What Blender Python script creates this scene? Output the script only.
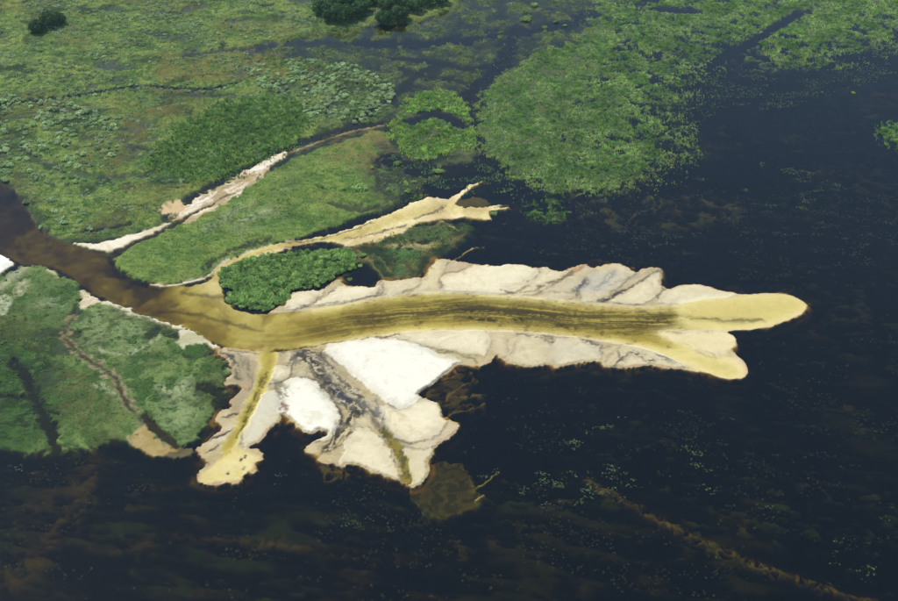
import bpy, bmesh, math, random
import numpy as np

for o in list(bpy.data.objects):
    bpy.data.objects.remove(o)
scn = bpy.context.scene
col = scn.collection
rad = math.radians

# ------------------------------------------------------------------ camera, sky, sun
CAM_H, PITCH, HFOV = 300.0, 38.0, 40.0
cam_d = bpy.data.cameras.new('camera')
cam_d.sensor_width = 36.0
cam_d.lens = 18.0 / math.tan(rad(HFOV / 2))
cam_d.clip_start, cam_d.clip_end = 1.0, 30000.0
cam = bpy.data.objects.new('camera', cam_d)
cam.location = (0, 0, CAM_H)
cam.rotation_euler = (rad(90 - PITCH), 0, 0)
col.objects.link(cam)
scn.camera = cam

SUN_EL, SUN_AZ = 58.0, -42.0          # azimuth from +Y towards +X
w = bpy.data.worlds.new('World')
scn.world = w
w.use_nodes = True
nt = w.node_tree
sky = nt.nodes.new('ShaderNodeTexSky')
sky.sky_type = 'NISHITA'
sky.sun_disc = False
sky.sun_elevation = rad(SUN_EL)
sky.sun_rotation = rad(SUN_AZ)
sky.altitude = 900
sky.ozone_density = 0.3
sky.air_density = 1.2
sky.dust_density = .4
bg = nt.nodes['Background']
bg.inputs['Strength'].default_value = 0.15
nt.links.new(sky.outputs['Color'], bg.inputs['Color'])

sd_ = bpy.data.lights.new('sun', 'SUN')
sd_.energy = 3.7
sd_.angle = rad(0.5)
sd_.color = (1.0, 0.94, 0.84)
sun = bpy.data.objects.new('sun', sd_)
dx, dy, dz = (math.sin(rad(SUN_AZ)) * math.cos(rad(SUN_EL)),
              math.cos(rad(SUN_AZ)) * math.cos(rad(SUN_EL)), math.sin(rad(SUN_EL)))
from mathutils import Vector
sun.rotation_euler = Vector((dx, dy, dz)).to_track_quat('Z', 'Y').to_euler()
sun.location = (-200, 300, 400)
col.objects.link(sun)

scn.view_settings.view_transform = 'Standard'
scn.view_settings.look = 'None'
scn.view_settings.exposure = 0.3
scn.view_settings.gamma = 1.0

# ------------------------------------------------------------------ helpers
rng = np.random.default_rng(7)
random.seed(7)
TH = math.tan(rad(HFOV / 2))
HAZE = 0.00005
SP, CP = math.sin(rad(PITCH)), math.cos(rad(PITCH))


def G(px, py):
    """map a survey mark (traced on the aerial plate) to a point on the water plane, in metres"""
    px = np.asarray(px, float); py = np.asarray(py, float)
    cx = (px - 449.0) / 449.0 * TH
    cy = (300.5 - py) / 449.0 * TH
    wy = CP + cy * SP
    wz = -SP + cy * CP
    k = -CAM_H / wz
    return cx * k, wy * k


def PW(pts):
    a = np.array(pts, float)
    x, y = G(a[:, 0], a[:, 1])
    return np.stack([x, y], 1)


def _hash(ix, iy, seed):
    h = (ix.astype(np.int64) * 374761393 + iy.astype(np.int64) * 668265263 + seed * 1442695041) & 0xFFFFFFFF
    h = ((h ^ (h >> 13)) * 1274126177) & 0xFFFFFFFF
    h = (h ^ (h >> 16)) & 0xFFFFFFFF
    return h / 4294967295.0


def vn(x, y, seed=0):
    ix = np.floor(x); iy = np.floor(y)
    fx = x - ix; fy = y - iy
    ux = fx * fx * fx * (fx * (fx * 6 - 15) + 10); uy = fy * fy * fy * (fy * (fy * 6 - 15) + 10)
    ix = ix.astype(np.int64); iy = iy.astype(np.int64)
    def g(i, j, u, v):
        t = _hash(i, j, seed) * 6.2831853
        return np.cos(t) * u + np.sin(t) * v
    a = g(ix, iy, fx, fy); b = g(ix + 1, iy, fx - 1, fy)
    c = g(ix, iy + 1, fx, fy - 1); d = g(ix + 1, iy + 1, fx - 1, fy - 1)
    return ((a * (1 - ux) + b * ux) * (1 - uy) + (c * (1 - ux) + d * ux) * uy) * 1.45


def fbm(x, y, scale, seed=0, oct=4, gain=0.5):
    """noise in about -1..1, 'scale' is the size in metres of the largest blobs"""
    s = np.zeros_like(x); a = 1.0; t = 0.0; f = 1.0 / scale
    for k in range(oct):
        c, n = math.cos(0.7 * k), math.sin(0.7 * k)
        s += a * vn((x * c - y * n) * f + 17.3 * k, (x * n + y * c) * f - 9.1 * k, seed + 31 * k)
        t += a; a *= gain; f *= 2.03
    return s / t * 2.1


def ss(e0, e1, v):
    t = np.clip((v - e0) / (e1 - e0), 0, 1)
    return t * t * (3 - 2 * t)


def inside(P, x, y):
    r = np.zeros(x.shape, bool)
    n = len(P)
    for i in range(n):
        x0, y0 = P[i]; x1, y1 = P[(i + 1) % n]
        if y0 == y1: continue
        c = ((y0 > y) != (y1 > y))
        r ^= c & (x < (x1 - x0) * (y - y0) / (y1 - y0) + x0)
    return r


def segdist(P, x, y, closed):
    """distance to a polyline, signed side, arc length at the foot"""
    n = len(P); best = np.full(x.shape, 1e18); arc = np.zeros(x.shape); side = np.ones(x.shape)
    acc = 0.0
    for i in range(n if closed else n - 1):
        x0, y0 = P[i]; x1, y1 = P[(i + 1) % n]
        ex, ey = x1 - x0, y1 - y0; L2 = ex * ex + ey * ey
        if L2 == 0: continue
        t = np.clip(((x - x0) * ex + (y - y0) * ey) / L2, 0, 1)
        qx = x - x0 - t * ex; qy = y - y0 - t * ey
        d2 = qx * qx + qy * qy
        m = d2 < best
        best[m] = d2[m]
        if not closed:
            L = math.sqrt(L2)
            arc[m] = acc + t[m] * L
            side[m] = np.sign(ex * qy - ey * qx)[m]
            acc += L
    return np.sqrt(best), side, arc


def smooth_poly(P, it=1):
    for _ in range(it):
        Q = np.roll(P, -1, 0)
        P = np.stack([P * .78 + Q * .22, P * .22 + Q * .78], 1).reshape(-1, 2)
    return P


def smooth_line(P, it=2):
    for _ in range(it):
        A = P[:-1]; B = P[1:]
        M = np.stack([A * .75 + B * .25, A * .25 + B * .75], 1).reshape(-1, 2)
        P = np.concatenate([P[:1], M, P[-1:]])
    return P


def C(r, g, b):
    """reflectance that shows about this screen colour in full sun"""
    v = np.array([r, g, b], float) / 255
    v = np.where(v <= 0.04045, v / 12.92, ((v + 0.055) / 1.055) ** 2.4)
    return v / 1.28


def CF(r, g, b):
    return C(r, g, b) * LEAFY


LEAFY = 2.05
# ------------------------------------------------------------------ the terrain sheet
ys_core = [212.0]
while ys_core[-1] < 700:
    ys_core.append(ys_core[-1] + np.interp(ys_core[-1], [212, 275, 290, 425, 450, 560, 700], [.66, .5, .31, .34, .66, .9, 1.25]))
ys = np.array([-9000, -3000, -1000, -300, 0, 100, 160, 190] + ys_core + [715, 740, 780, 850, 1000, 1400, 2200, 4000, 9000.])
tc = np.concatenate([np.linspace(-1.10, -.57, 170)[:-1], np.linspace(-.57, .76, 740)[:-1], np.linspace(.76, 1.10, 90)])
ts = np.concatenate([[-40, -14, -6, -3, -2, -1.5, -1.25], tc, [1.25, 1.5, 2, 3, 6, 14, 40]])
hw = np.where(ys < 212, 140.0, 140.0 + (np.clip(ys, 212, 1000) - 212) * 0.325)
X = (ts[None, :] * hw[:, None]).ravel()
Y = np.repeat(ys, len(ts))
NR, NC = len(ys), len(ts)
N = NR * NC
n1 = fbm(X, Y, 40, 1, 5)
Xw = X + 3.0 * fbm(X, Y, 18, 6, 3) + .8 * fbm(X, Y, 4, 8, 2); Yw = Y + 3.0 * fbm(X, Y, 18, 7, 3) + .8 * fbm(X, Y, 4, 9, 2)
n2 = fbm(Xw, Yw, 12, 2, 5, .55); n3 = fbm(Xw, Yw, 4, 3, 4, .6); n4 = fbm(Xw, Yw, 1.5, 4, 2)
n1, n2, n3, n4 = [q * (.46 / q.std()) for q in (n1, n2, n3, n4)]
WX = .8 * fbm(X, Y, 7, 15, 3, .6) + .35 * n4; WY = .8 * fbm(X, Y, 7, 16, 3, .6) - .35 * np.roll(n4, 977)   # every shore is a little ragged
# streaky noise, stretched across the lake by the flow
xr, yr = X * .985 - Y * .17, X * .17 + Y * .985
st1 = fbm(xr * .22, yr, 6, 11, 4); st2 = fbm(xr * .3, yr, 2.2, 12, 3)

Z = -2.6 + .5 * n1 + .35 * n2
COL = np.ones((N, 3)) * C(30, 42, 30)
CLS = np.zeros(N, np.int8)         # 0 lake bed, 1 ground, 2 delta sand, 3 creek sand, 4 river bed, 5 bank sand
WET = np.zeros(N)


def lerpc(wt, c):
    global COL
    COL += wt[:, None] * (np.asarray(c) - COL)


def region(pts, wob=(0, 1), smooth=1, margin=40.0, warp=1.0):
    """signed distance in metres, positive inside, with a wobbly edge"""
    P = smooth_poly(PW(pts), smooth)
    lo, hi = P.min(0) - margin, P.max(0) + margin
    m = (X > lo[0]) & (X < hi[0]) & (Y > lo[1]) & (Y < hi[1])
    out = np.full(N, -float(margin))
    if isinstance(warp, np.ndarray): warp = warp[m]
    xw, yw = X[m] + warp * WX[m], Y[m] + warp * WY[m]
    d, _, _ = segdist(P, xw, yw, True)
    out[m] = np.where(inside(P, xw, yw), d, -d)
    if wob[0]:
        nn = {1: n4, 4: n3, 12: n2, 40: n1}[wob[1]]
        out += wob[0] * nn
    return out


def line(pts, margin=30.0, smooth=2, warp=1.0):
    P = smooth_line(PW(pts), smooth)
    lo, hi = P.min(0) - margin, P.max(0) + margin
    m = (X > lo[0]) & (X < hi[0]) & (Y > lo[1]) & (Y < hi[1])
    d = np.full(N, float(margin)); s = np.ones(N); a = np.zeros(N)
    d[m], s[m], a[m] = segdist(P, X[m] + warp * WX[m], Y[m] + warp * WY[m], False)
    return d, s, a


def lay(wt, z=None, c=None, cls=None):
    global Z
    i = np.nonzero(wt > .003)[0]
    w_ = wt[i]
    if z is not None:
        zz_ = z[i] if isinstance(z, np.ndarray) else z
        Z[i] += w_ * (zz_ - Z[i])
    if c is not None:
        cc_ = c[i] if c.ndim == 2 else c[None, :]
        COL[i] += w_[:, None] * (cc_ - COL[i])
    if cls is not None:
        CLS[i[w_ > .5]] = cls


def mixc(a, b, t):
    return a[None, :] * (1 - t[:, None]) + b[None, :] * t[:, None]


# ---- weedy shallows of the lake
weed = ss(.15, .9, st1 * .7 + .5 * n1)
lay(weed * .75, z=-1.15 + .3 * n3, c=mixc(C(60, 80, 45), C(75, 66, 40), ss(-.3, .5, n2)))
wb = fbm(xr * .5, yr, 4.5, 28, 5, .65) + .55 * fbm(xr * .5, yr, 38, 29, 3)
lay(ss(.2, .9, wb) * .85, z=-.80 + .25 * n3 + .14 * n4, c=mixc(C(66, 84, 50), C(96, 92, 62), ss(-.2, .6, fbm(xr * .5, yr, 14, 30, 3))))
bl = region([(-80, 452), (120, 448), (210, 480), (300, 505), (420, 560), (470, 660), (-80, 660)], (6, 40))
t = ss(-22, 14, bl) * ss(-.55, .7, st1 + .35 * n2 + .35 * st2)
lay(t * .8, z=-.88 + .2 * n2 + .15 * n3, c=mixc(C(84, 76, 44), C(50, 68, 34), ss(-.45, .25, n1 + .4 * n2)))
br = region([(470, 520), (640, 505), (780, 585), (900, 640), (440, 660)], (6, 40))
t = ss(-20, 14, br) * ss(-.3, .9, st1 + .4 * n2) * .8
lay(t, z=-.95 + .25 * n2, c=mixc(C(70, 66, 52), C(60, 60, 50), ss(-.3, .4, n1)))
# the brown sunken drift line
d, s, a = line([(588, 478), (620, 497), (650, 512), (700, 540), (760, 565), (830, 586), (900, 612)])
t = np.exp(-(np.maximum(d + .9 * n3, 0) / (2.2 + .006 * a)) ** 2) * ss(-.9, .3, n3 + .6 * n4 + .3)
lay(t * .9, z=-.40 + .1 * n3, c=mixc(C(138, 122, 82), C(98, 94, 66), ss(-.4, .4, n3)))
d, s, a = line([(0, 590), (40, 555), (70, 520), (90, 480), (88, 455)])
t = np.exp(-(d / 6) ** 2) * ss(-.6, .6, n3 + n2)
lay(t * .6, z=-.55, c=C(110, 90, 55))
d, s, a = line([(170, 530), (230, 540), (300, 545), (400, 560)])
t = np.exp(-(d / 2.2) ** 2) * ss(-.3, .6, n3 + .4)
lay(t * .6, z=-.55, c=C(110, 90, 55))
# grey shoal in the north of the lake and one at the far right
sh = region([(540, 195), (700, 188), (745, 205), (720, 226), (600, 232), (545, 222)], (3, 12))
lay(ss(-10, 8, sh) * ss(-.5, .8, n3 + n2), z=-.55, c=C(86, 88, 78))
# old drowned lobe and drowned fringes beside the delta
ol = region([(412, 478), (424, 464), (440, 458), (462, 460), (474, 474), (480, 490), (482, 505), (470, 512), (455, 514), (440, 520), (425, 516), (414, 506), (409, 492)], (1.0, 4), smooth=2)
rim = ss(0, .6, ol) * (1 - ss(.6, 2.0, ol))
lay(ss(-1.1, 1.2, ol) * .95, z=-.92 + .3 * n2 + .15 * n3 + .4 * rim, c=mixc(C(140, 140, 130), C(84, 86, 78), ss(-.4, .4, n3 + .5 * n2)))
ol = region([(318, 462), (330, 466), (345, 468), (352, 474), (340, 480), (325, 482), (320, 474)], (.5, 4))
lay(ss(-.5, .8, ol) * ss(-.6, .3, n3 + .2), z=-.8 + .2 * n3, c=C(122, 112, 88))
for pts, zz, cc in [([(424, 392), (440, 375), (458, 366), (470, 368), (478, 378), (470, 388), (482, 393), (488, 408), (468, 414), (448, 416), (440, 404)], -.85, (104, 92, 74)),
                    ([(436, 400), (442, 406), (456, 420), (460, 428), (450, 424), (444, 418)], -.35, (160, 145, 100))]:
    ol = region(pts, (.9, 4))
    lay(ss(-.8, 1.0, ol) * ss(-.8, .2, n3 + .5 * n2), z=zz + .25 * n3, c=C(*cc))
for pts in [[(470, 372), (474, 378), (464, 384), (452, 390), (446, 400)], [(452, 412), (470, 408), (486, 402)], [(455, 395), (470, 396), (486, 392)]]:
    d, s, a = line(pts)
    lay(np.exp(-(d / .55) ** 2) * .8, z=-.4, c=C(150, 135, 105))
for pts in [[(478, 486), (488, 478), (498, 470)], [(476, 500), (484, 494)]]:
    d, s, a = line(pts)
    lay(np.exp(-(d / .6) ** 2), z=-.15, c=C(180, 168, 120))

# ---- flooded marsh of the north: islets and lanes of water
GRASSY = mixc(C(80, 104, 58), C(106, 122, 78), ss(-.5, .6, n3 + .4 * n4))
OLIVE = mixc(C(98, 98, 48), C(88, 78, 46), ss(-.4, .5, n2))
GRASS = mixc(GRASSY[0] * 0 + C(74, 102, 44), C(126, 142, 70), ss(-.8, .9, n3 + .5 * n4 + .35 * n2))
gmix = GRASS + ss(.1, .8, n1 + .4 * n2)[:, None] * (OLIVE - GRASS) * .6
gmix = gmix + ss(.15, .7, fbm(Xw, Yw, 26, 24, 4) - .2 * n3)[:, None] * (C(132, 142, 68) - gmix) * .6
gmix = gmix + ss(.2, .75, fbm(Xw * .7, Yw, 15, 25, 4) + .3 * n3)[:, None] * (C(46, 66, 38) - gmix) * .9
marsh = region([(-140, -90), (640, -90), (620, 0), (600, 60), (560, 120), (540, 170), (515, 176), (490, 160), (440, 168), (430, 185), (410, 200), (380, 212), (200, 260), (-140, 240)], (3, 12))
t = ss(-4, 4, marsh)
lay(t, z=-.34 + .34 * n2 + .16 * n3, c=mixc(C(58, 78, 46), C(84, 92, 52), ss(-.4, .5, n2 + .3 * n3)), cls=0)

# ---- dry floodplain
land_z = .42 + .16 * n2 + .10 * n3
nw = region([(-140, -90), (490, -90), (460, 0), (432, 20), (360, 27), (318, 34), (262, 44), (232, 52), (300, 60), (350, 64), (384, 82), (392, 104), (384, 120), (345, 128), (310, 139), (285, 151), (240, 174), (214, 184), (185, 196), (166, 212), (150, 228), (110, 238), (72, 242), (45, 229), (30, 208), (19, 190), (0, 177), (-140, 118)], (1.6, 12))
lay(ss(-2.5, 2.5, nw), z=land_z, c=gmix, cls=1)
# the tussock plain between the tree line and the lake is half drowned
fl = region([(235, 56), (340, 58), (392, 80), (396, 112), (340, 128), (310, 112), (270, 92), (230, 85)], (3, 12))
lay(ss(-6, 6, fl) * ss(-.6, .7, n2 + .5 * n3 + .25 * (X + 60) / 30), z=-.12 + .2 * n3, c=C(66, 78, 50))
mid = region([(112, 264), (116, 256), (136, 246), (165, 232), (200, 214), (240, 191), (290, 160), (320, 149), (385, 128), (393, 145), (386, 160), (398, 175), (404, 190), (395, 206), (370, 213), (340, 226), (300, 239), (270, 246), (240, 257), (214, 272), (195, 283), (165, 285), (140, 281), (122, 274)], (.8, 4))
midc = gmix * .35 + .65 * mixc(C(80, 110, 44), C(122, 140, 66), ss(-.6, .6, n2 * .6 + st2 * .6))
lay(ss(-1.6, 1.8, mid), z=land_z * .9, c=midc, cls=1)
dr = region([(370, 140), (392, 138), (412, 165), (410, 200), (392, 208), (360, 180)], (2, 12))
lay(ss(-5, 6, dr) * ss(-.7, .3, n2 + .5 * n3 + .3), z=-.25 + .15 * n3, c=C(62, 72, 44), cls=1)
sw = region([(-140, 290), (0, 276), (15, 267), (36, 264), (60, 270), (80, 285), (105, 302), (150, 319), (195, 335), (216, 352), (234, 370), (224, 384), (230, 394), (216, 406), (222, 414), (210, 430), (200, 440), (184, 448), (160, 452), (140, 448), (118, 440), (95, 450), (62, 452), (30, 456), (0, 452), (-140, 470)], (1.3, 4))
swc = mixc(C(62, 90, 40), C(112, 130, 68), ss(-.55, .65, n2 * .8 + n3 * .5))
swc = swc + ss(.15, .8, n1 - .3 * n2)[:, None] * (C(76, 80, 42) - swc) * .7
lay(ss(-1.8, 2.0, sw), z=land_z * .85, c=swc, cls=1)
pool = ss(.55, .85, fbm(Xw * .5, Yw, 16, 23, 4, .6) + .25 * n3 + .2) * (ss(2, 8, nw) + ss(3, 9, sw) * .8)
lay(np.clip(pool, 0, 1) * .85, z=-.16 + .1 * n3, c=C(58, 66, 44))
low = ss(9, 0, sw + 3 * n2) * (Y < G(0, 418)[1]) * (sw > -6)
Z -= low * (.42 + .3 * n2)
# olive, brown and pale patches on the plains
for pts, cc, k in [([(150, 60), (250, 50), (330, 62), (260, 80), (160, 78)], (108, 100, 48), .8),
                   ([(200, 20), (290, 18), (300, 40), (230, 42)], (102, 104, 52), .7),
                   ([(120, 110), (185, 105), (165, 130), (120, 140)], (98, 92, 48), .7),
                   ([(85, 135), (140, 128), (150, 160), (110, 172), (85, 160)], (92, 92, 50), .6),
                   ([(90, 205), (150, 205), (140, 225), (95, 230)], (98, 98, 48), .6),
                   ([(330, 130), (388, 126), (392, 160), (360, 172), (330, 160)], (118, 108, 60), .7),
                   ([(330, 0), (460, -20), (450, 22), (340, 30)], (112, 116, 60), .6),
                   ([(40, 370), (100, 370), (125, 420), (80, 430), (50, 400)], (74, 74, 40), .6),
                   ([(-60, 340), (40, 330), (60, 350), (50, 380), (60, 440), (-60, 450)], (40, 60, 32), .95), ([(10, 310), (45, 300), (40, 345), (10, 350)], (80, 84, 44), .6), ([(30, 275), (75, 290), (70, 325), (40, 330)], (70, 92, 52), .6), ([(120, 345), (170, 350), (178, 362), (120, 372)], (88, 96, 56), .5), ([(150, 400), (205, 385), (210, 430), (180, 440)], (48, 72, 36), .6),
                   ([(160, 390), (190, 380), (196, 420), (172, 435)], (134, 148, 96), .9),
                   ([(85, 310), (150, 322), (160, 345), (110, 350), (84, 335)], (124, 138, 88), .85),
                   ([(225, 232), (262, 205), (290, 215), (250, 238)], (118, 128, 88), .55),
                   ([(355, 62), (402, 70), (392, 84), (350, 76)], (96, 100, 58), .5)]:
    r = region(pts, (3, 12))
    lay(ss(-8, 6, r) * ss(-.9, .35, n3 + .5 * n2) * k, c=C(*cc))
# pale dry grass streaks
for pts, wd, k in [([(100, 350), (118, 356), (135, 352), (152, 344), (160, 336)], .9, .8), ([(98, 385), (112, 392), (126, 404)], 1.2, .8), ([(160, 388), (174, 395), (186, 384)], 1.4, .7),
                   ([(240, 222), (262, 212), (272, 212)], 1.2, .8), ([(205, 232), (230, 214), (246, 205)], 2.5, .5), ([(280, 190), (300, 187)], .8, .5), ([(262, 172), (290, 182)], .8, .4),
                   ([(60, 305), (50, 300), (40, 306)], 3, .4)]:
    d, s, a = line(pts)
    lay(np.exp(-(np.maximum(d + .9 * n3 * wd + .6 * n2, 0) / (wd * 1.3)) ** 2) * k * ss(-.7, .4, n3 + n4 * .6), c=C(168, 172, 132))

# ---- lanes of open water through the marsh and plain: (points, half width m, bed z)
for pts, hwm, zz, k in [
        ([(0, 106), (40, 100), (90, 95), (130, 86), (170, 88), (205, 91), (235, 84)], 1.3, -.6, 1),
        ([(235, 84), (262, 72), (292, 63), (318, 58)], .5, -.35, .6),
        ([(185, 56), (215, 52), (260, 47), (310, 42), (350, 44), (390, 42)], 2.4, -.7, .72),
        ([(360, 42), (400, 44), (450, 41), (490, 36), (520, 30), (560, 26), (600, 8)], 4.5, -1.2, 1),
        ([(390, 58), (430, 60), (470, 70), (500, 62)], 2.0, -.9, .9),
        ([(340, 130), (372, 112), (400, 92), (420, 72), (445, 62)], 2.6, -.8, .85),
        ([(400, 68), (430, 78), (460, 80), (478, 92)], 1.8, -.8, .85),
        ([(468, 98), (478, 84), (500, 68), (508, 50), (512, 38)], 3.6, -1.3, 1),
        ([(470, 96), (472, 115), (476, 132), (486, 158)], 3.2, -1.2, 1),
        ([(390, 160), (410, 168), (440, 172), (480, 172)], 5, -1.2, 1),
        ([(410, 120), (432, 112), (452, 118), (462, 126)], 2.2, -1.0, 1),
        ([(388, 122), (345, 128), (310, 139), (288, 149), (252, 164), (215, 184), (190, 198)], 1.8, -.8, .9),
        ([(190, 199), (180, 206), (176, 216)], 1.2, -.6, .7),
        ([(22, 150), (50, 166), (85, 176), (125, 178), (158, 172)], 2.0, -.5, .6),
        ([(80, 140), (120, 134), (130, 146), (150, 150)], 1.6, -.5, .6),
        ([(85, 232), (110, 228), (128, 224)], 1.3, -.6, .8),
        ([(800, 12), (775, 28), (745, 46), (725, 56), (712, 66)], 3.0, -1.6, 1),
        ([(712, 60), (718, 80), (730, 100), (760, 120)], 9, -1.8, 1),
        ([(660, 8), (690, 12), (680, 10)], 4, -1.2, .9),
        ([(635, 104), (670, 106), (720, 107)], .8, -1.0, .8),
        ([(590, 62), (640, 58), (660, 52)], .8, -.6, .5),
        ([(840, 42), (870, 40), (905, 36)], 3.0, -.9, .6),
        ([(14, 362), (22, 372), (30, 384), (40, 410), (52, 430), (56, 452)], 1.6, -.8, .95),
        ([(0, 396), (20, 397), (34, 398)], 1.0, -.6, .9),
        ([(40, 408), (58, 414)], .5, -.5, .9),
        ([(0, 440), (20, 438), (32, 420)], .5, -.4, .5),
        ([(202, 386), (214, 388), (222, 400), (214, 420), (205, 440)], 1.7, -.8, .8),
        ([(150, 336), (156, 330)], 1.6, -.5, .8), ([(168, 334), (176, 336)], 1.4, -.5, .8),
        ([(186, 357), (200, 356), (222, 352)], .9, -.4, .7),
        ([(212, 346), (224, 352)], 1.1, -.5, .9),
        ([(205, 268), (222, 256), (240, 247), (268, 240)], 1.6, -.5, .7),
        ([(335, 205), (360, 210), (385, 208)], 3, -.6, .6),
        ([(40, 335), (60, 330), (74, 336)], 2.2, -.4, .6),
        ([(78, 300), (72, 318), (62, 328)], .9, -.5, .8), ([(62, 335), (72, 350)], .7, -.5, .8)]:
    d, s, a = line(pts)
    t = (1 - ss(hwm * .6, hwm * 1.35 + .5, d + hwm * (.55 * n3 + .55 * n2) + .5 * n4)) * k
    t *= ss(-1.0, -.1, n2 + .6 * n3 + .25 * n4 + (k - .55) * 1.6)
    lay(t, z=zz, c=C(50, 56, 40), cls=0)
d, s, a = line([(72, 318), (64, 328), (68, 342), (78, 352), (92, 362), (112, 374), (122, 390), (128, 402), (136, 416), (144, 426)])
lay((1 - ss(1.1, 2.6, d + 1.3 * n3 + .6 * n2)) * .85, z=.02 + .05 * n3, c=mixc(C(156, 142, 108), C(104, 108, 72), ss(-.5, .5, n3 + .4 * n2)))
d, s, a = line([(142, 416), (152, 424), (165, 436), (176, 446)])
lay((1 - ss(.7, 2.2, d + 1.0 * n3 + .5 * n2)), z=-.45, c=C(70, 64, 52))
d, s, a = line([(80, 312), (70, 322), (63, 332), (70, 346), (84, 357), (104, 368), (117, 380), (124, 398), (132, 412), (142, 424)])
lay(np.exp(-(np.maximum(d + .5 * n3, 0) / .7) ** 2) * .85 * ss(-.8, .1, n2 + .3), z=-.3, c=C(66, 62, 50))
mud = region([(126, 437), (134, 430), (146, 425), (150, 430), (158, 440), (170, 446), (186, 448), (196, 446), (192, 456), (180, 460), (168, 456), (158, 457), (150, 457), (140, 450)], (.5, 4))
lay(ss(-.6, .6, mud), z=-.10 + .08 * n3, c=mixc(C(182, 164, 118), C(108, 100, 76), ss(-.2, .5, n2 + .6 * n3 + .08 * (X + 98))), cls=5)

# ---- river bed: depth drawn from soundings
river_pts = [(-140, 112), (0, 180), (18, 191), (28, 211), (45, 234), (72, 243), (105, 253), (112, 261), (122, 275), (140, 282), (160, 286), (200, 283), (214, 274), (224, 284), (226, 298), (240, 309), (270, 312), (345, 304), (345, 341), (310, 347), (270, 353), (250, 356), (232, 349), (215, 344), (195, 333), (150, 317), (105, 300), (82, 286), (62, 270), (40, 263), (16, 263), (0, 251), (-140, 180)]
riv = region(river_pts, (.35, 4))
snd = np.array([(-60, 180, 1.9), (10, 205, 2.0), (10, 230, 1.6), (40, 250, 1.4), (75, 255, 1.2), (85, 268, 1.5), (105, 258, 1.2), (108, 280, 1.2), (90, 280, 1.5), (125, 300, 1.3), (118, 272, 2.0), (132, 282, 1.9), (130, 292, 1.35), (150, 286, 1.6), (160, 300, 1.05), (140, 308, 1.4), (175, 320, 1.2), (190, 288, .6), (195, 305, .66), (185, 314, .85), (215, 290, .28), (225, 298, .30), (205, 330, .85), (225, 345, .9), (225, 320, .62), (245, 330, .62), (250, 315, .5), (265, 330, .55), (262, 348, .45), (240, 350, .6), (208, 281, .25), (218, 275, .22), (290, 330, .6), (300, 316, .5), (300, 342, .45), (310, 328, .62), (335, 325, .6)])
sx, sy = G(snd[:, 0], snd[:, 1])
m = riv > -4
num = np.zeros(m.sum()); den = np.zeros(m.sum())
for k in range(len(snd)):
    wgt = 1 / (((X[m] - sx[k]) ** 2 + (Y[m] - sy[k]) ** 2) + 6) ** 1.6
    num += wgt * snd[k, 2]; den += wgt
dep = np.zeros(N); dep[m] = num / den
dep = dep * np.interp(dep, [.2, .7, 1.2], [.7, .72, 1.0]) * (1 + .16 * n2 + .10 * n3)
SANDBED = mixc(C(232, 224, 200), C(205, 192, 165), ss(-.3, .6, n2))
rbc = SANDBED * 1.0
t = ss(-.3, 1.6, riv)
lay(t, z=-dep, c=rbc, cls=4)
for pts, wd in [([(185, 292), (205, 296), (222, 297)], 1.2), ([(172, 306), (178, 302)], .8), ([(160, 310), (195, 312), (225, 322), (262, 330)], 1.0)]:
    d, s, a = line(pts)
    lay(np.exp(-((d + .5 * n3) / wd) ** 2) * .7 * (riv > 0), c=C(110, 96, 70))

# ---- banks and side bars of sand
def bar(pts, c0, c1, z, cls, wob=(.5, 4), f=.7):
    r = region(pts, wob)
    lay(ss(-f, f, r), z=z + .03 * n3, c=mixc(C(*c0), C(*c1), ss(-.4, .6, n2 + .5 * n3)), cls=cls)

bar([(-60, 225), (0, 252), (8, 258), (16, 264), (6, 271), (0, 275), (-60, 305)], (244, 240, 226), (225, 214, 190), .25, 5, (.4, 4))
bar([(70, 243), (92, 243), (112, 240), (138, 233), (160, 226), (172, 221), (160, 231), (132, 243), (113, 251), (105, 253)], (232, 220, 192), (214, 198, 162), .2, 3)
bar([(172, 219), (180, 207), (192, 200), (212, 190), (232, 181), (248, 168), (262, 162), (276, 155), (296, 147), (284, 156), (270, 169), (252, 184), (236, 197), (210, 212), (186, 224)], (226, 210, 176), (176, 154, 112), .12, 3, (1.8, 4), 1.0)
for pts, wd, cc, k in [([(182, 212), (206, 201), (232, 190), (252, 178), (270, 166)], .55, (150, 122, 78), .8), ([(200, 200), (224, 189), (248, 176)], .5, (110, 96, 72), .8), ([(190, 214), (214, 204), (240, 190)], .6, (92, 92, 84), .8), ([(186, 209), (196, 204), (208, 199)], 1.0, (242, 236, 220), .9), ([(252, 172), (262, 168), (272, 160)], 1.2, (240, 232, 212), .8), ([(245, 184), (258, 178), (266, 172)], .7, (206, 190, 150), .8)]:
    d, s, a = line(pts)
    lay(np.exp(-(np.maximum(d + .6 * wd * n3, 0) / wd) ** 2) * k * ss(-.8, .2, n3 + .2), c=C(*cc))
d, s, a = line([(286, 154), (310, 145), (345, 132), (368, 128), (388, 124)])
lay(np.exp(-(np.maximum(d + .5 * n3, 0) / .8) ** 2) * .75 * ss(-.9, .1, n2 + .3), z=.06, c=C(176, 158, 122))
bar([(157, 208), (168, 203), (182, 202), (188, 206), (180, 214), (166, 216)], (206, 178, 132), (120, 122, 74), .25, 5, (2.2, 4))
d, s, a = line([(111, 258), (118, 250), (134, 243), (160, 232), (176, 224), (205, 208), (238, 190)])
lay((1 - ss(.6, 2.0, d + .6 * n3 + a * .018)) * ss(-1.1, -.2, n3 + 1.1 - a * .012), z=-.75, c=C(90, 84, 64), cls=4)
d, s, a = line([(222, 190), (238, 184), (256, 172)])
lay(np.exp(-(d / .6) ** 2) * .8, c=C(170, 145, 95))
d, s, a = line([(150, 284), (172, 286), (190, 282), (204, 279)])
lay(np.exp(-(d / .9) ** 2), z=.08, c=C(222, 208, 176), cls=5)
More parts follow.
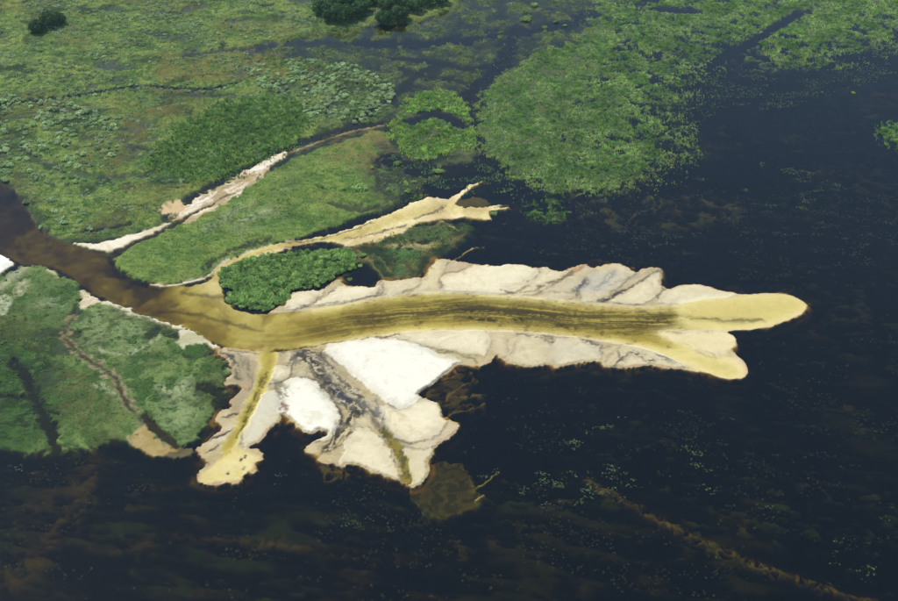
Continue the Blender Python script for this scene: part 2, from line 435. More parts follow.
d, s, a = line([(205, 278), (216, 270), (228, 260)])
lay(np.exp(-(d / .9) ** 2) * .9, z=.1, c=C(216, 200, 170), cls=5)
bar([(80, 288), (84, 291), (104, 301), (94, 304), (84, 309), (79, 310), (82, 298)], (214, 198, 164), (190, 172, 132), .2, 5, (.5, 4))
d, s, a = line([(104, 301), (122, 308), (138, 314), (156, 320), (176, 327), (196, 334), (214, 346), (232, 354)])
lay(np.exp(-(np.maximum(d + .9 * n3, 0) / 1.3) ** 2), z=.2, c=mixc(C(214, 204, 172), C(180, 172, 132), ss(-.3, .5, n3)), cls=5)
d, s, a = line([(48, 271), (60, 276)])
lay(np.exp(-((d + .3 * n3) / .9) ** 2) * .8, c=C(200, 184, 144))
bar([(180, 330), (196, 333), (212, 342), (204, 345), (186, 344), (187, 352), (181, 349), (178, 338)], (206, 196, 160), (180, 172, 130), .25, 5, (.6, 4))
bar([(0, 296), (8, 294), (12, 306), (8, 314), (0, 318), (-8, 306)], (176, 178, 150), (150, 158, 118), .4, 1, (.8, 4))
d, s, a = line([(0, 288), (10, 280), (24, 268)])
lay(np.exp(-((d + .8 * n3) / 2.4) ** 2) * .75, c=C(172, 170, 136))
bar([(12, 290), (20, 282), (32, 278), (30, 288), (18, 298)], (168, 164, 124), (120, 128, 84), .35, 1, (1.2, 4))

# ---- green shallows between the two sand arms
shl = region([(330, 244), (372, 242), (400, 230), (440, 220), (478, 220), (470, 240), (440, 258), (424, 280), (385, 282), (352, 290), (330, 280)], (1.2, 4))
t = ss(-2.5, 2.5, shl)
lay(t, z=-.42 + .34 * n2 + .2 * n3, c=mixc(C(66, 92, 46), C(116, 108, 70), ss(-.2, .6, n2)), cls=0)
for pts, cc, zz in [([(388, 244), (412, 240), (424, 250), (416, 262), (392, 258)], (72, 104, 48), -.02), ([(394, 264), (410, 262), (408, 276), (396, 276)], (84, 108, 52), -.05),
                    ([(384, 232), (404, 226), (440, 224), (455, 232), (440, 240), (400, 240)], (88, 104, 58), -.12), ([(376, 244), (430, 240), (440, 246), (420, 250)], (168, 156, 112), -.05)]:
    r = region(pts, (1.2, 4))
    lay(ss(-2, 2, r) * ss(-.8, .2, n3 + .3), z=zz, c=C(*cc), cls=0)
pond = region([(352, 268), (362, 262), (372, 268), (382, 280), (374, 287), (350, 288), (344, 280)], (.5, 4))
lay(ss(-1, 1, pond), z=-1.8, c=C(40, 48, 40), cls=0)
for pts in [[(358, 250), (370, 262), (382, 276)], [(372, 254), (385, 262), (392, 272)]]:
    d, s, a = line(pts)
    lay(np.exp(-(d / .6) ** 2) * .7, z=-.15, c=C(150, 146, 122))

# ---- north arm: shallow yellow sand
YS = mixc(C(236, 224, 186), C(216, 200, 160), ss(-.4, .5, n2 + .4 * n3))
na = region([(208, 282), (214, 271), (225, 262), (250, 250), (275, 243), (310, 238), (340, 231), (365, 222), (395, 210), (418, 199), (432, 196), (446, 199), (456, 193), (466, 186), (476, 182), (488, 179), (478, 185), (468, 191), (458, 200), (455, 204), (468, 207), (480, 207), (492, 204), (506, 202), (496, 206), (512, 207), (494, 211), (490, 214), (497, 220), (484, 220), (462, 218), (440, 220), (420, 223), (400, 233), (372, 243), (350, 247), (325, 242), (300, 244), (282, 251), (262, 257), (240, 265), (226, 273), (216, 283)], (.55, 4))
d, s, a = line([(210, 282), (222, 268), (250, 256), (280, 246), (320, 240), (360, 232), (395, 218), (425, 210), (455, 206), (490, 213)])
lay(ss(-.6, .7, na), z=-.04 - .11 * np.exp(-(d / 3.2) ** 2) * (1 + .3 * n2) * ss(140, 40, a * 1.0 - 20) - .04 * np.exp(-(d / 3) ** 2) + .05 * n3, c=YS, cls=2)
for pts, wd, cc in [([(415, 218), (425, 214), (440, 210), (444, 206)], .9, (78, 72, 64)), ([(376, 234), (392, 229), (406, 225)], .6, (90, 82, 70)), ([(338, 240), (360, 236), (384, 230)], .45, (86, 78, 66)),
                    ([(255, 258), (275, 250), (290, 248)], 1.4, (232, 220, 196)), ([(285, 247), (310, 244), (325, 245)], .6, (120, 104, 78)), ([(275, 243), (310, 241), (350, 232), (372, 222)], .5, (104, 92, 66)),
                    ([(440, 221), (450, 224), (458, 230)], .7, (196, 180, 150)), ([(420, 190), (422, 198)], .4, (180, 160, 120)), ([(494, 207), (506, 204)], .4, (150, 140, 110)), ([(494, 211), (512, 208)], .35, (150, 140, 110)), ([(478, 183), (490, 180)], .6, (150, 138, 104))]:
    d, s, a = line(pts)
    lay(np.exp(-((d + .5 * n4) / wd) ** 2) * ss(-.9, .3, n3 + .4) * .9, c=C(*cc), z=-.05)
for pts in [[(455, 259), (464, 252), (474, 247), (484, 246)]]:
    d, s, a = line(pts)
    lay(np.exp(-(d / .6) ** 2), z=-.08, c=C(206, 194, 136))
lob = region([(458, 198), (480, 195), (492, 200), (490, 206), (470, 207), (456, 205)], (.3, 4))
lay(ss(-.4, .5, lob), z=-.5, c=C(120, 112, 80))

# ---- line of the main channel
CHL = line([(230, 330), (262, 331), (320, 326), (380, 316), (440, 309), (500, 310), (560, 314), (620, 320), (680, 317), (740, 314), (800, 309)], margin=45, warp=.3)
ch_n = [(255, 308), (262, 314), (300, 311), (340, 305), (380, 297), (410, 293), (440, 291), (480, 293), (520, 296), (560, 299), (600, 304), (640, 307), (690, 303), (740, 300), (800, 301), (804, 308), (780, 320), (740, 328), (700, 331), (660, 331), (672, 338), (690, 346), (712, 358), (738, 368), (740, 376), (715, 375), (690, 366), (665, 356), (640, 347), (600, 341), (560, 336), (520, 332), (480, 331), (440, 331), (400, 333), (350, 341), (320, 346), (290, 350), (262, 353), (250, 350)]
ch = region(ch_n, (.15, 4), smooth=2, warp=.3)
head = ss(-.4, 1.0, ch) * ss(36, 22, CHL[2]) * (CHL[0] < 40)

# ---- the delta itself
delta_pts = [(262, 316), (285, 304), (288, 294), (305, 290), (324, 290), (330, 284), (340, 278), (345, 287), (376, 287), (381, 279), (400, 281), (418, 277), (424, 279), (432, 266), (434, 259), (446, 259), (456, 260), (470, 263), (480, 266), (500, 266), (525, 264), (536, 269), (545, 267), (556, 271), (567, 270), (585, 263), (592, 269), (606, 264), (618, 263), (630, 268), (636, 273), (644, 268), (655, 267), (662, 270), (660, 284), (668, 290), (682, 285), (698, 284), (720, 290), (743, 295), (770, 293), (790, 295), (802, 300), (808, 307), (800, 315), (785, 322), (765, 328), (740, 330), (726, 331), (735, 337), (736, 345), (731, 350), (736, 355), (745, 362), (748, 371), (744, 378), (732, 379), (718, 377), (705, 372), (690, 371), (680, 369), (650, 366), (630, 366), (618, 368), (606, 367), (598, 360), (580, 363), (563, 366), (553, 368), (547, 364), (530, 367), (510, 363), (501, 358), (496, 354), (492, 361), (485, 365), (470, 365), (458, 364), (448, 372), (435, 383), (420, 392), (420, 397), (430, 400), (438, 405), (443, 418), (452, 422), (459, 423), (456, 432), (448, 438), (438, 445), (427, 462), (428, 472), (421, 485), (412, 487), (403, 482), (395, 480), (375, 474), (362, 466), (348, 463), (345, 468), (330, 464), (316, 458), (324, 454), (306, 453), (305, 448), (318, 440), (330, 433), (320, 429), (312, 433), (304, 433), (298, 427), (290, 420), (281, 413), (278, 422), (268, 432), (258, 440), (247, 448), (252, 449), (258, 450), (263, 456), (261, 460), (256, 462), (255, 467), (257, 471), (252, 474), (246, 471), (244, 476), (239, 482), (231, 483), (225, 480), (221, 484), (214, 486), (206, 484), (197, 479), (198, 474), (208, 464), (200, 455), (195, 449), (210, 440), (224, 428), (215, 421), (218, 412), (236, 406), (230, 402), (242, 390), (236, 384), (222, 386), (234, 370), (226, 360), (218, 351), (226, 346), (262, 352)]
de = region(delta_pts, (.3, 4), smooth=1, margin=30, warp=np.where(X > G(670, 320)[0], .25, .9))
ap = (de > -3.6) & (de < .3) & (CLS != 1) & (CLS != 4)
lay(ap * (1 - head) * ss(-3.4, -1.5, de), z=np.maximum(Z, (2.6 + 2.2 * np.clip(n2, -.8, 1)) * np.minimum(de + .25, 0) - .02), c=mixc(C(186, 152, 102), C(120, 110, 80), ss(-.3, .5, n2)))
SAND = mixc(C(188, 170, 124), C(206, 190, 148), ss(-.4, .5, n2))
SAND = SAND + ss(.05, .8, n1 * .6 + n3 * .6)[:, None] * (C(166, 150, 116) - SAND) * .65
lay(ss(-.45, .25, de + .15 * n4) * (1 - head), z=.03 + .04 * n2 + .02 * n3, c=SAND, cls=2)
rill = 1 - np.abs(fbm(Xw, Yw * .8, 9, 27, 4, .55))
lay(ss(.90, .985, rill) * ss(.5, 2, de) * ss(-.2, .5, n2) * .22, c=C(150, 134, 100))
# tan rim where the bar drops off
rimw = np.exp(-((de - .5) / .7) ** 2) * ss(-.2, .7, n2 + .4 * n3 + .15)
lay(rimw * .7, c=C(178, 134, 88))
# bleached lobes, each a low swell of dry sand
CREAM = mixc(C(234, 221, 184), C(212, 196, 154), ss(-.1, 1.0, n3 * .5 + .7 * n2))
PURE = mixc(C(240, 233, 210), C(224, 215, 186), ss(.2, 1.1, n3 * .7 + .3 * n2))
for pts, zz, k in [
        ([(284, 312), (286, 300), (300, 290), (326, 286), (322, 296), (312, 306)], .17, .85),
        ([(312, 308), (328, 294), (346, 284), (382, 284), (382, 294), (340, 304)], .17, .9),
        ([(380, 298), (380, 276), (402, 278), (426, 275), (416, 290)], .10, .4),
        ([(408, 298), (424, 280), (430, 254), (452, 254), (442, 276), (440, 296)], .06, .1),
        ([(512, 297), (530, 284), (540, 266), (574, 264), (564, 279), (546, 290), (530, 297)], .15, .55),
        ([(440, 298), (441, 278), (448, 274), (470, 270), (486, 260), (528, 258), (540, 270), (530, 284), (512, 294)], .17, .88),
        ([(575, 302), (590, 272), (610, 258), (640, 270), (620, 285), (604, 302)], .13, .3),
        ([(530, 300), (560, 284), (590, 258), (598, 268), (580, 285), (575, 300)], .1, .2),
        ([(604, 304), (622, 293), (646, 280), (666, 264), (664, 288), (650, 304)], .15, .6),
        ([(655, 306), (664, 288), (700, 278), (745, 290), (720, 300)], .05, .5),
        ([(485, 330), (520, 332), (512, 350), (500, 362), (490, 350)], .08, .15),
        ([(600, 368), (604, 346), (640, 345), (660, 352), (690, 368), (680, 376), (610, 376)], .08, .3),
        ([(548, 374), (550, 346), (560, 336), (598, 342), (604, 356), (598, 366), (570, 374)], .1, .35),
        ([(505, 356), (514, 334), (545, 334), (552, 350), (550, 374), (515, 372)], .1, .3),
        ([(384, 345), (384, 336), (430, 331), (484, 329), (492, 340), (488, 358), (470, 356), (440, 350), (410, 346)], .17, .85),
        ([(250, 402), (272, 386), (284, 400), (282, 420), (255, 448), (240, 452)], .1, .45),
        ([(268, 374), (278, 364), (292, 368), (290, 380), (272, 386)], .18, .8),
        ([(338, 472), (342, 448), (350, 428), (372, 428), (390, 450), (404, 492), (370, 482)], .14, .72),
        ([(402, 446), (440, 441), (464, 424), (462, 434), (438, 462), (434, 482), (412, 496), (409, 470)], .12, .5),
        ([(374, 410), (388, 404), (420, 394), (446, 402), (450, 420), (440, 434), (424, 444), (402, 443), (388, 434), (379, 422)], .2, .9),
        ([(318, 350), (350, 339), (390, 338), (424, 347), (455, 358), (468, 364), (452, 380), (426, 397), (418, 402), (402, 411), (386, 404), (370, 392), (354, 378), (338, 362)], .24, 1),
        ([(280, 386), (294, 376), (312, 379), (328, 393), (340, 412), (342, 430), (330, 442), (300, 440), (274, 420), (280, 404)], .24, 1)]:
    r = region(pts, (.5, 4), smooth=1)
    ins = ss(.25, .9, de + .2 * n3)
    lay(np.exp(-(np.minimum(r - .3, 0) / 2.4) ** 2) * (r < .3) * (r > -8) * .55 * ss(-.8, .5, n2 + .4 * n1) * ins, c=C(158, 142, 108))  # crease shading put into the colour: wide tan falloff, then a thin dark line
    lay(np.exp(-((r + .2) / .4) ** 2) * ss(.0, .6, n2 + .5 * n3 + .15 * n1) * .75 * ins, c=mixc(C(132, 114, 84), C(98, 90, 78), ss(-.2, .5, n2)))
    lay(ss(-.3, .3, r + .12 * n4) * ins, z=zz + .16 + .16 * k + .2 * ss(0, 6, r) * k + .02 * n3)
    lay(ss(-.3, .35, r + .12 * n4) * ss(-3.5, 6, r + 1.5 * n2) ** .4 * k * ins, c=PURE if k > .9 else CREAM)
    lay(np.exp(-((r - 2.2 + 1.2 * n2) / .9) ** 2) * ss(-.2, .6, n2 - .4 * n3) * ins * .3, c=C(176, 166, 140))
# tan and grey zones
for pts, cc, k in [([(225, 352), (250, 354), (262, 362), (258, 385), (246, 408), (226, 415), (234, 385)], (166, 150, 114), .9),
                   ([(222, 428), (240, 412), (252, 405), (244, 420), (222, 440), (202, 452)], (206, 190, 156), .5),
                   ([(490, 334), (505, 340), (506, 356), (494, 352)], (206, 188, 150), .7),
                   ([(540, 338), (598, 345), (600, 360), (555, 366)], (200, 190, 162), .45),
                   ([(425, 350), (460, 352), (484, 358), (470, 365), (440, 358)], (188, 172, 126), .7),
                   ([(442, 275), (448, 264), (470, 264), (466, 272)], (190, 168, 132), .7),
                   ([(572, 294), (580, 280), (600, 272), (630, 275), (606, 296)], (186, 178, 158), .7),
                   ([(535, 292), (560, 282), (578, 280), (572, 294)], (196, 182, 150), .7),
                   ([(390, 292), (420, 282), (424, 279), (432, 262), (440, 262), (440, 275), (438, 290)], (218, 204, 158), .7),
                   ([(300, 353), (320, 352), (345, 385), (378, 405), (372, 420), (350, 405), (325, 385)], (190, 176, 140), .8),
                   ([(308, 452), (330, 438), (345, 425), (352, 430), (340, 446), (322, 457)], (204, 186, 136), .8),
                   ([(256, 400), (280, 385), (284, 408), (262, 432), (244, 446)], (208, 202, 178), .7),
                   ([(438, 425), (458, 423), (452, 434), (432, 446), (410, 447)], (210, 192, 158), .6)]:
    r = region(pts, (1.0, 4))
    lay(ss(-1.8, 2.2, r) * k * ss(-1.2, .2, n3 + .3), c=C(*cc))
# organic wrack and creases: dark torn mats lying in the seams between lobes
def wrack(pts, wd, cc, k=1.0, torn=.5, dz=None):
    d, s, a = line(pts)
    m_ = d < wd * 3.2
    tex = np.full(N, -9.0); tex[m_] = fbm(a[m_] * .32, (d * s)[m_], 1.5 + .25 * wd, 140 + int(a.max()) % 17, 3, .62)
    q = np.exp(-(np.maximum(d + .35 * wd * n3, 0) / wd) ** 2)
    q *= ss(torn - .62, torn - .12, tex + .35 * n4 + .28) * k
    lay(q, c=C(*cc), z=dz)

DK = (66, 60, 54)
for args in [([(302, 354), (312, 362), (322, 378), (336, 392)], 3.0, (50, 48, 44), 1, .42), ([(318, 356), (332, 372), (346, 385), (362, 398)], 2.2, (92, 84, 66), .9, .6),
             ([(300, 352), (310, 351), (320, 356)], 2.0, (72, 70, 66), 1, .5), ([(338, 392), (350, 400), (360, 412)], 3.4, (46, 46, 46), 1, .36), ([(330, 388), (345, 398)], 2.6, (70, 72, 78), .9, .5),
             ([(362, 405), (372, 412), (382, 426), (392, 440), (398, 448)], 1.8, (104, 100, 86), .95, .4), ([(376, 402), (378, 410), (384, 420)], 1.0, (90, 96, 100), .8, .4),
             ([(354, 414), (346, 428), (336, 440), (326, 449)], 2.0, (58, 50, 42), 1, .4), ([(340, 412), (342, 424), (336, 434)], 1.1, (70, 62, 52), .9, .35), ([(300, 378), (316, 380), (330, 394), (340, 410)], .7, (96, 84, 66), .9, .35), ([(274, 388), (282, 398), (280, 410)], .8, (120, 104, 80), .9, .3), ([(324, 452), (340, 444), (352, 430)], 1.0, (70, 58, 44), .9, .5),
             ([(402, 448), (425, 450), (440, 444), (456, 436)], .5, (150, 140, 118), .9, .3), ([(284, 354), (296, 360), (290, 366)], 2.2, (90, 86, 76), .8, .6),
             ([(272, 382), (282, 388), (288, 396)], 1.8, (130, 128, 96), .8, .5), ([(282, 404), (286, 410)], .9, (140, 100, 66), .9, .2),
             ([(526, 293), (544, 287), (562, 279), (576, 271), (588, 264)], .8, (128, 106, 72), 1, .25), ([(575, 270), (588, 264)], 1.2, (186, 130, 84), .8, .2),
             ([(604, 302), (610, 298), (622, 292), (634, 286), (648, 278), (661, 270)], .75, (104, 96, 84), 1, .2), ([(603, 302), (608, 299)], 1.5, (74, 70, 66), 1, .1), ([(614, 294), (623, 291)], 1.3, (80, 76, 72), 1, .1),
             ([(576, 291), (582, 286), (586, 281)], 1.8, (96, 96, 92), .9, .2), ([(596, 288), (606, 281), (614, 272)], 1.6, (130, 130, 120), .7, .3), ([(608, 286), (625, 279), (640, 275)], .7, (160, 150, 126), .8, .3),
             ([(500, 291), (510, 293), (525, 293)], .5, (96, 90, 74), .8, .4), ([(538, 292), (560, 293), (578, 294)], .8, (140, 130, 100), .7, .5), ([(535, 271), (526, 284), (510, 290)], .6, (196, 180, 150), .7, .3),
             ([(382, 281), (384, 288), (380, 294)], 1.2, (120, 110, 92), .8, .5), ([(424, 280), (418, 288), (400, 294)], .8, (168, 150, 112), .8, .4), ([(442, 290), (440, 280), (444, 272), (458, 272), (470, 265)], .7, (150, 132, 100), .9, .3),
             ([(312, 303), (320, 295), (330, 285)], .8, (196, 176, 138), .8, .3), ([(488, 332), (492, 345), (486, 356)], .8, (206, 184, 146), .8, .2), ([(440, 351), (460, 353), (476, 361)], .9, (122, 118, 84), .8, .5),
             ([(514, 342), (516, 350), (506, 357)], .7, (184, 166, 128), .8, .2), ([(518, 334), (530, 336), (552, 341)], .8, (92, 86, 72), .85, .5), ([(540, 336), (562, 338), (575, 337)], .8, (104, 100, 88), .8, .5), ([(585, 340), (594, 344), (600, 346)], 1.2, (98, 94, 84), .9, .3),
             ([(616, 366), (622, 358), (630, 352), (642, 356), (652, 362)], 1.3, (84, 80, 72), .95, .5), ([(660, 357), (672, 360), (684, 367)], 1.6, (96, 94, 80), .9, .4), ([(622, 362), (618, 350)], .9, (110, 100, 84), .8, .5),
             ([(606, 362), (612, 352), (622, 345)], .7, (150, 134, 100), .7, .5), ([(698, 331), (712, 331), (722, 330)], .5, (90, 84, 60), .9, .5), ([(618, 342), (640, 343), (652, 350)], .5, (96, 90, 70), .8, .6),
             ([(212, 440), (224, 434), (236, 426)], .6, DK, 1, .3), ([(205, 453), (214, 449), (222, 446)], .5, DK, 1, .4), ([(222, 418), (234, 414), (246, 411)], .6, (84, 74, 60), 1, .3), ([(228, 432), (240, 418)], .5, (96, 86, 66), .9, .4), ([(204, 460), (208, 464)], .5, (120, 110, 80), .8, .3),
             ([(228, 356), (236, 366), (240, 378)], 1.3, (84, 78, 66), .9, .45), ([(246, 360), (252, 374), (248, 390)], 1.2, (120, 108, 86), .8, .45), ([(222, 352), (232, 358)], 1.1, (70, 66, 60), .9, .4), ([(232, 392), (226, 404)], .9, (110, 94, 70), .8, .4), ([(240, 354), (243, 366)], 1.2, (120, 112, 96), .7, .5), ([(250, 380), (240, 394), (232, 404)], 1.2, (186, 150, 104), .6, .4),
             ([(420, 398), (410, 404), (395, 411)], .8, (206, 200, 176), .7, .3), ([(384, 339), (420, 346), (455, 360)], .5, (214, 202, 172), .7, .3)]:
    wrack(*args)

# ---- main channel, drawn by its own line: cross-section, then dark streaks of peat along the flow
d, s, a = CHL
lat = d * s
al = np.interp(a, [0, 60, 120, 210, 260, 300], [.56, .50, .45, .40, .22, .06])
prof = ss(-1.2, 7.5, ch)
chz = -(al * prof * (1 + .10 * n2) + .03)
k = ss(-.9, .8, ch) * ss(2, 34, a)
lay(k, z=np.minimum(Z * (1 - k) + chz * k, Z), c=mixc(C(238, 228, 190), C(222, 208, 168), ss(-.4, .5, n2)), cls=None)
CLS[(ch > 0) & (CLS == 2)] = 4
warp = 1.2 * fbm(a, lat, 30, 40, 2)
str1 = fbm(a * .04, lat + warp, 1.7, 41, 4, .65); str2 = fbm(a * .05, lat + warp, .9, 42, 3)
band = np.exp(-((lat - np.interp(a, [0, 40, 80, 120, 160, 200, 235, 300], [-6, -1, 1, -1.0, -1.5, .5, 1, 1])) / np.interp(a, [0, 60, 120, 165, 205, 240, 300], [5, 6.5, 7.5, 6.5, 2.6, 1.2, .6])) ** 2)
amt = np.interp(a, [0, 25, 50, 100, 200, 235, 262], [.0, .35, .8, 1, .9, .6, 0])
t = band * amt * ss(-.42, .32, str1 + .55 * str2 + .3 * n4 + .2 * band + .02)
lay(t * .92 * (ch > -.5), c=mixc(C(92, 82, 58), C(66, 60, 50), ss(-.2, .6, str2)))
fleck = ss(.52, .8, fbm(a * .45, lat, 1.2, 43, 3) + .45 * n2 - .05) * ss(-1, 1.5, ch) * ss(20, 50, a) * ss(250, 200, a)
lay(fleck * .5, c=C(70, 64, 48))
d2, s2, a2 = line([(470, 317), (484, 319), (494, 320)]); lay(np.exp(-(d2 / 1.3) ** 2) * ss(-.6, .2, n3 + n4) * .9, c=C(52, 50, 44))
d2, s2, a2 = line([(508, 320), (522, 318)]); lay(np.exp(-(d2 / 1.5) ** 2) * ss(-.6, .2, n3 + n4) * .9, c=C(52, 50, 44))
d2, s2, a2 = line([(560, 324), (575, 326)]); lay(np.exp(-(d2 / 1.7) ** 2) * ss(-.6, .2, n3 + n4) * .8, c=C(60, 58, 50))
d2, s2, a2 = line([(230, 350), (246, 352), (262, 353), (285, 352), (330, 343), (362, 339), (398, 334)]); lay(np.exp(-((d2 + .3 * n4) / .55) ** 2) * ss(-.6, .3, n3 + .3) * .8, c=C(84, 76, 54))
d2, s2, a2 = line([(286, 308), (310, 307), (340, 303), (378, 296)]); lay(np.exp(-((d2 + .3 * n4) / .4) ** 2) * ss(-.6, .3, n3 + .2) * .6, c=C(96, 86, 60))
# pale shallow tips: water over the ends of the lobes
tip = region([(672, 300), (700, 294), (743, 290), (790, 288), (815, 296), (822, 308), (790, 328), (740, 336), (700, 332), (670, 326)], (.3, 4), smooth=2)
lay(ss(-1.5, 5, tip) * ss(-.3, .5, de) * .95, z=-.09 - .07 * ss(2, 9, tip), c=C(240, 230, 188))
tip = region([(640, 344), (680, 346), (712, 350), (738, 356), (752, 368), (752, 384), (725, 386), (700, 376), (672, 362)], (.3, 4), smooth=2)
lay(ss(-1.5, 5, tip) * ss(-.3, .5, de) * .95, z=-.08 - .07 * ss(2, 8, tip), c=C(240, 230, 188))
d2, s2, a2 = line([(640, 312), (680, 317), (720, 320), (762, 320)]); q = fbm(a2 * .05, d2 * s2, 1.6, 51, 3)
lay(np.exp(-((d2 + .4 * n3) / 1.3) ** 2) * ss(-.5, .4, q + .3) * ss(80, 50, a2) * .75, c=C(110, 100, 62))
d2, s2, a2 = line([(630, 325), (665, 332), (690, 342), (712, 354)])
lay(np.exp(-((d2 + .5 * n3) / 2.8) ** 2) * .5 * ss(60, 30, a2) * ss(-.6, .5, fbm(a2 * .08, d2 * s2, 1.4, 52, 3)), c=C(140, 128, 78))
wedge = region([(650, 331), (690, 334), (726, 332), (738, 338), (740, 350), (728, 352), (700, 350), (675, 342)], (.4, 4))
lay(ss(-1.5, 1.5, wedge) * ss(-.2, .6, de) * .8, z=-.03, c=C(236, 226, 188))
# south-west arm
d2, s2, a2 = line([(268, 350), (269, 364), (262, 382), (252, 404), (242, 422), (232, 440), (224, 460), (216, 474)])
wv = np.interp(a2, [0, 6, 20, 70, 85, 120], [4.4, 3.2, 2.5, 2.5, 4.6, 7.5])
k = 1 - ss(wv * .7, wv * 1.25, d2 + .4 * n3)
k *= ss(-.5, 1.0, de) * (1 - ss(-.6, 1.6, ch))
lay(k, z=-(.34 * (1 - ss(0, wv * 1.3, d2)) + .07) * np.interp(a2, [0, 60, 95, 130], [1, 1, .75, .6]), c=C(236, 226, 180))
CLS[(k > .5) & (CLS == 2)] = 4
tl = region([(212, 464), (232, 446), (248, 450), (262, 457), (255, 464), (250, 473), (236, 481), (222, 480), (206, 484), (198, 479)], (.3, 4), smooth=2)
lay(ss(-1, 1.4, tl) * ss(-.2, .5, de), z=-.10 - .04 * n2, c=C(232, 222, 178))
d2, s2, a2 = line([(264, 376), (252, 402), (244, 420), (236, 438)])
lay(np.exp(-(np.abs(d2 + .3 * n3) / .55) ** 2) * ss(-.7, .2, n3 + .3) * .85, c=C(92, 82, 48))
d2, s2, a2 = line([(268, 372), (258, 398), (250, 412), (240, 430)])
lay(np.exp(-(np.abs(d2 + .3 * n3) / .4) ** 2) * ss(-.6, .2, n3 + .2) * .8, c=C(92, 82, 48))
# spots on the tongue
for q in [(241, 459), (245, 457), (228, 473), (244, 468)]:
    qx, qy = G(*q); r = np.hypot(X - qx, (Y - qy) * .6)
    lay(np.exp(-((r + .4 * n4) / .42) ** 2), c=C(60, 52, 40))
# creek through the south lobe
d2, s2, a2 = line([(384, 430), (392, 442), (400, 452), (405, 466), (408, 482)])
lay((1 - ss(1.0, 2.3, d2 + .6 * n3)) * ss(-.4, .4, de), z=-.32, c=mixc(C(176, 164, 110), C(120, 116, 84), ss(-.3, .4, n3)))
# thicket islet ground
th_pts = [(218, 276), (225, 268), (240, 262), (260, 257), (280, 257), (300, 252), (330, 250), (350, 251), (359, 259), (356, 268), (341, 273), (322, 285), (306, 288), (290, 291), (287, 300), (266, 311), (250, 309), (230, 304), (226, 297), (232, 290), (224, 284)]
th = region(th_pts, (.4, 4))
lay(ss(-.6, 1.0, th), z=.15 + .08 * n3, c=mixc(C(58, 70, 40), C(92, 84, 58), ss(.2, .8, n2)), cls=1)
wd_ = region([(292, 290), (306, 284), (322, 279), (320, 288), (306, 292)], (.4, 4))
lay(ss(-.6, .6, wd_), z=-.6, c=C(60, 62, 50), cls=0)
# sharp little drop at every shore reads from height alone; add fine relief on land
Z += np.where(CLS == 1, .10 * n4 + .06 * n3, 0)

# reed mats lie on barely drowned peat
REED = {}
reed_defs = {
    'big': [(476, 100), (484, 92), (500, 80), (520, 66), (540, 50), (560, 44), (578, 40), (590, 15), (612, -70), (1010, -70), (1010, 30), (905, 52), (870, 62), (830, 72), (790, 74), (760, 74), (742, 66), (734, 52), (716, 58), (704, 66), (700, 84), (690, 100), (676, 120), (690, 140), (670, 162), (640, 180), (600, 193), (560, 193), (535, 187), (515, 180), (500, 165), (486, 154), (476, 136), (474, 120), (478, 108)],
    'isle': [(386, 130), (395, 115), (405, 102), (420, 92), (440, 89), (455, 92), (463, 100), (470, 110), (475, 130), (478, 143), (470, 152), (450, 150), (440, 158), (425, 160), (412, 158), (400, 150), (398, 142), (386, 138)],
    'papyrus': [(156, 152), (170, 132), (200, 113), (240, 100), (280, 98), (308, 108), (306, 134), (286, 149), (250, 165), (215, 180), (190, 182), (162, 176), (150, 162)],
    'edge': [(874, 132), (882, 123), (910, 120), (940, 130), (930, 155), (890, 150)],
    'patch': [(520, 207), (536, 202), (552, 196), (566, 202), (570, 214), (560, 222), (545, 222), (528, 218)],
}
RMASK = {}
xa, xb = G(585, 150)[0], G(690, 150)[0]
for k_ in ('big', 'isle', 'edge', 'patch', 'papyrus'):
    r = region(reed_defs[k_], (0, 1))
    if k_ == 'big':
        f = np.interp(X, [xa, xb], [1.2, 20.0])
        q = ss(-f * .6, f * .6, r + f * (.8 * n1 + 1.0 * n2 + .6 * n3) + 2.6 * n2 + 2.0 * n3 + 1.0 * n4)
        q *= 1 - ss(.28, .55, n2 + .5 * n3 + .35 * n1 - .34 * ss(xb, xa, X) - .38 * ss(26, 60, r) - .02) * .97
        q *= 1 - ss(.6, .9, n3 + .5 * n4 + .2 * n2) * .7
    elif k_ == 'papyrus':
        q = ss(-4, 3, r + 4.5 * n2 + 2 * n3)
    else:
        q = ss(-1.2, 1.2, r + 1.6 * n2 + 1.6 * n3 + .8 * n4) * (1 - ss(.45, .7, n2 + .6 * n3) * .9)
        if k_ in ('patch', 'edge'): q *= ss(-.35, .15, n2 + .5 * n3 + .1)
    RMASK[k_] = q
    if k_ != 'papyrus':
        lay(q, z=-.06 + .06 * n3, c=mixc(C(66, 88, 44), C(92, 108, 54), ss(-.4, .5, n3)), cls=0)

# lanes cut again through the reeds
for pts, hwm, zz in [([(800, 12), (775, 28), (745, 46), (725, 56), (712, 66)], 3.0, -1.6), ([(712, 62), (716, 74), (722, 90)], 5, -1.8), ([(412, 121), (432, 113), (450, 117), (462, 126)], 3.0, -1.0), ([(660, 9), (690, 11)], 3.5, -1.2), ([(634, 104), (670, 106), (720, 107)], .8, -1.0), ([(416, 113), (440, 110)], 1.2, -.8)]:
    d, s, a = line(pts)
    lay((1 - ss(hwm * .7, hwm * 1.2 + .3, d + hwm * .3 * n3)), z=zz, c=C(44, 50, 38), cls=0)

far = (np.abs(X) > 340) | (Y > 800) | (Y < 190)
CLS[(CLS == 2) & far] = 1


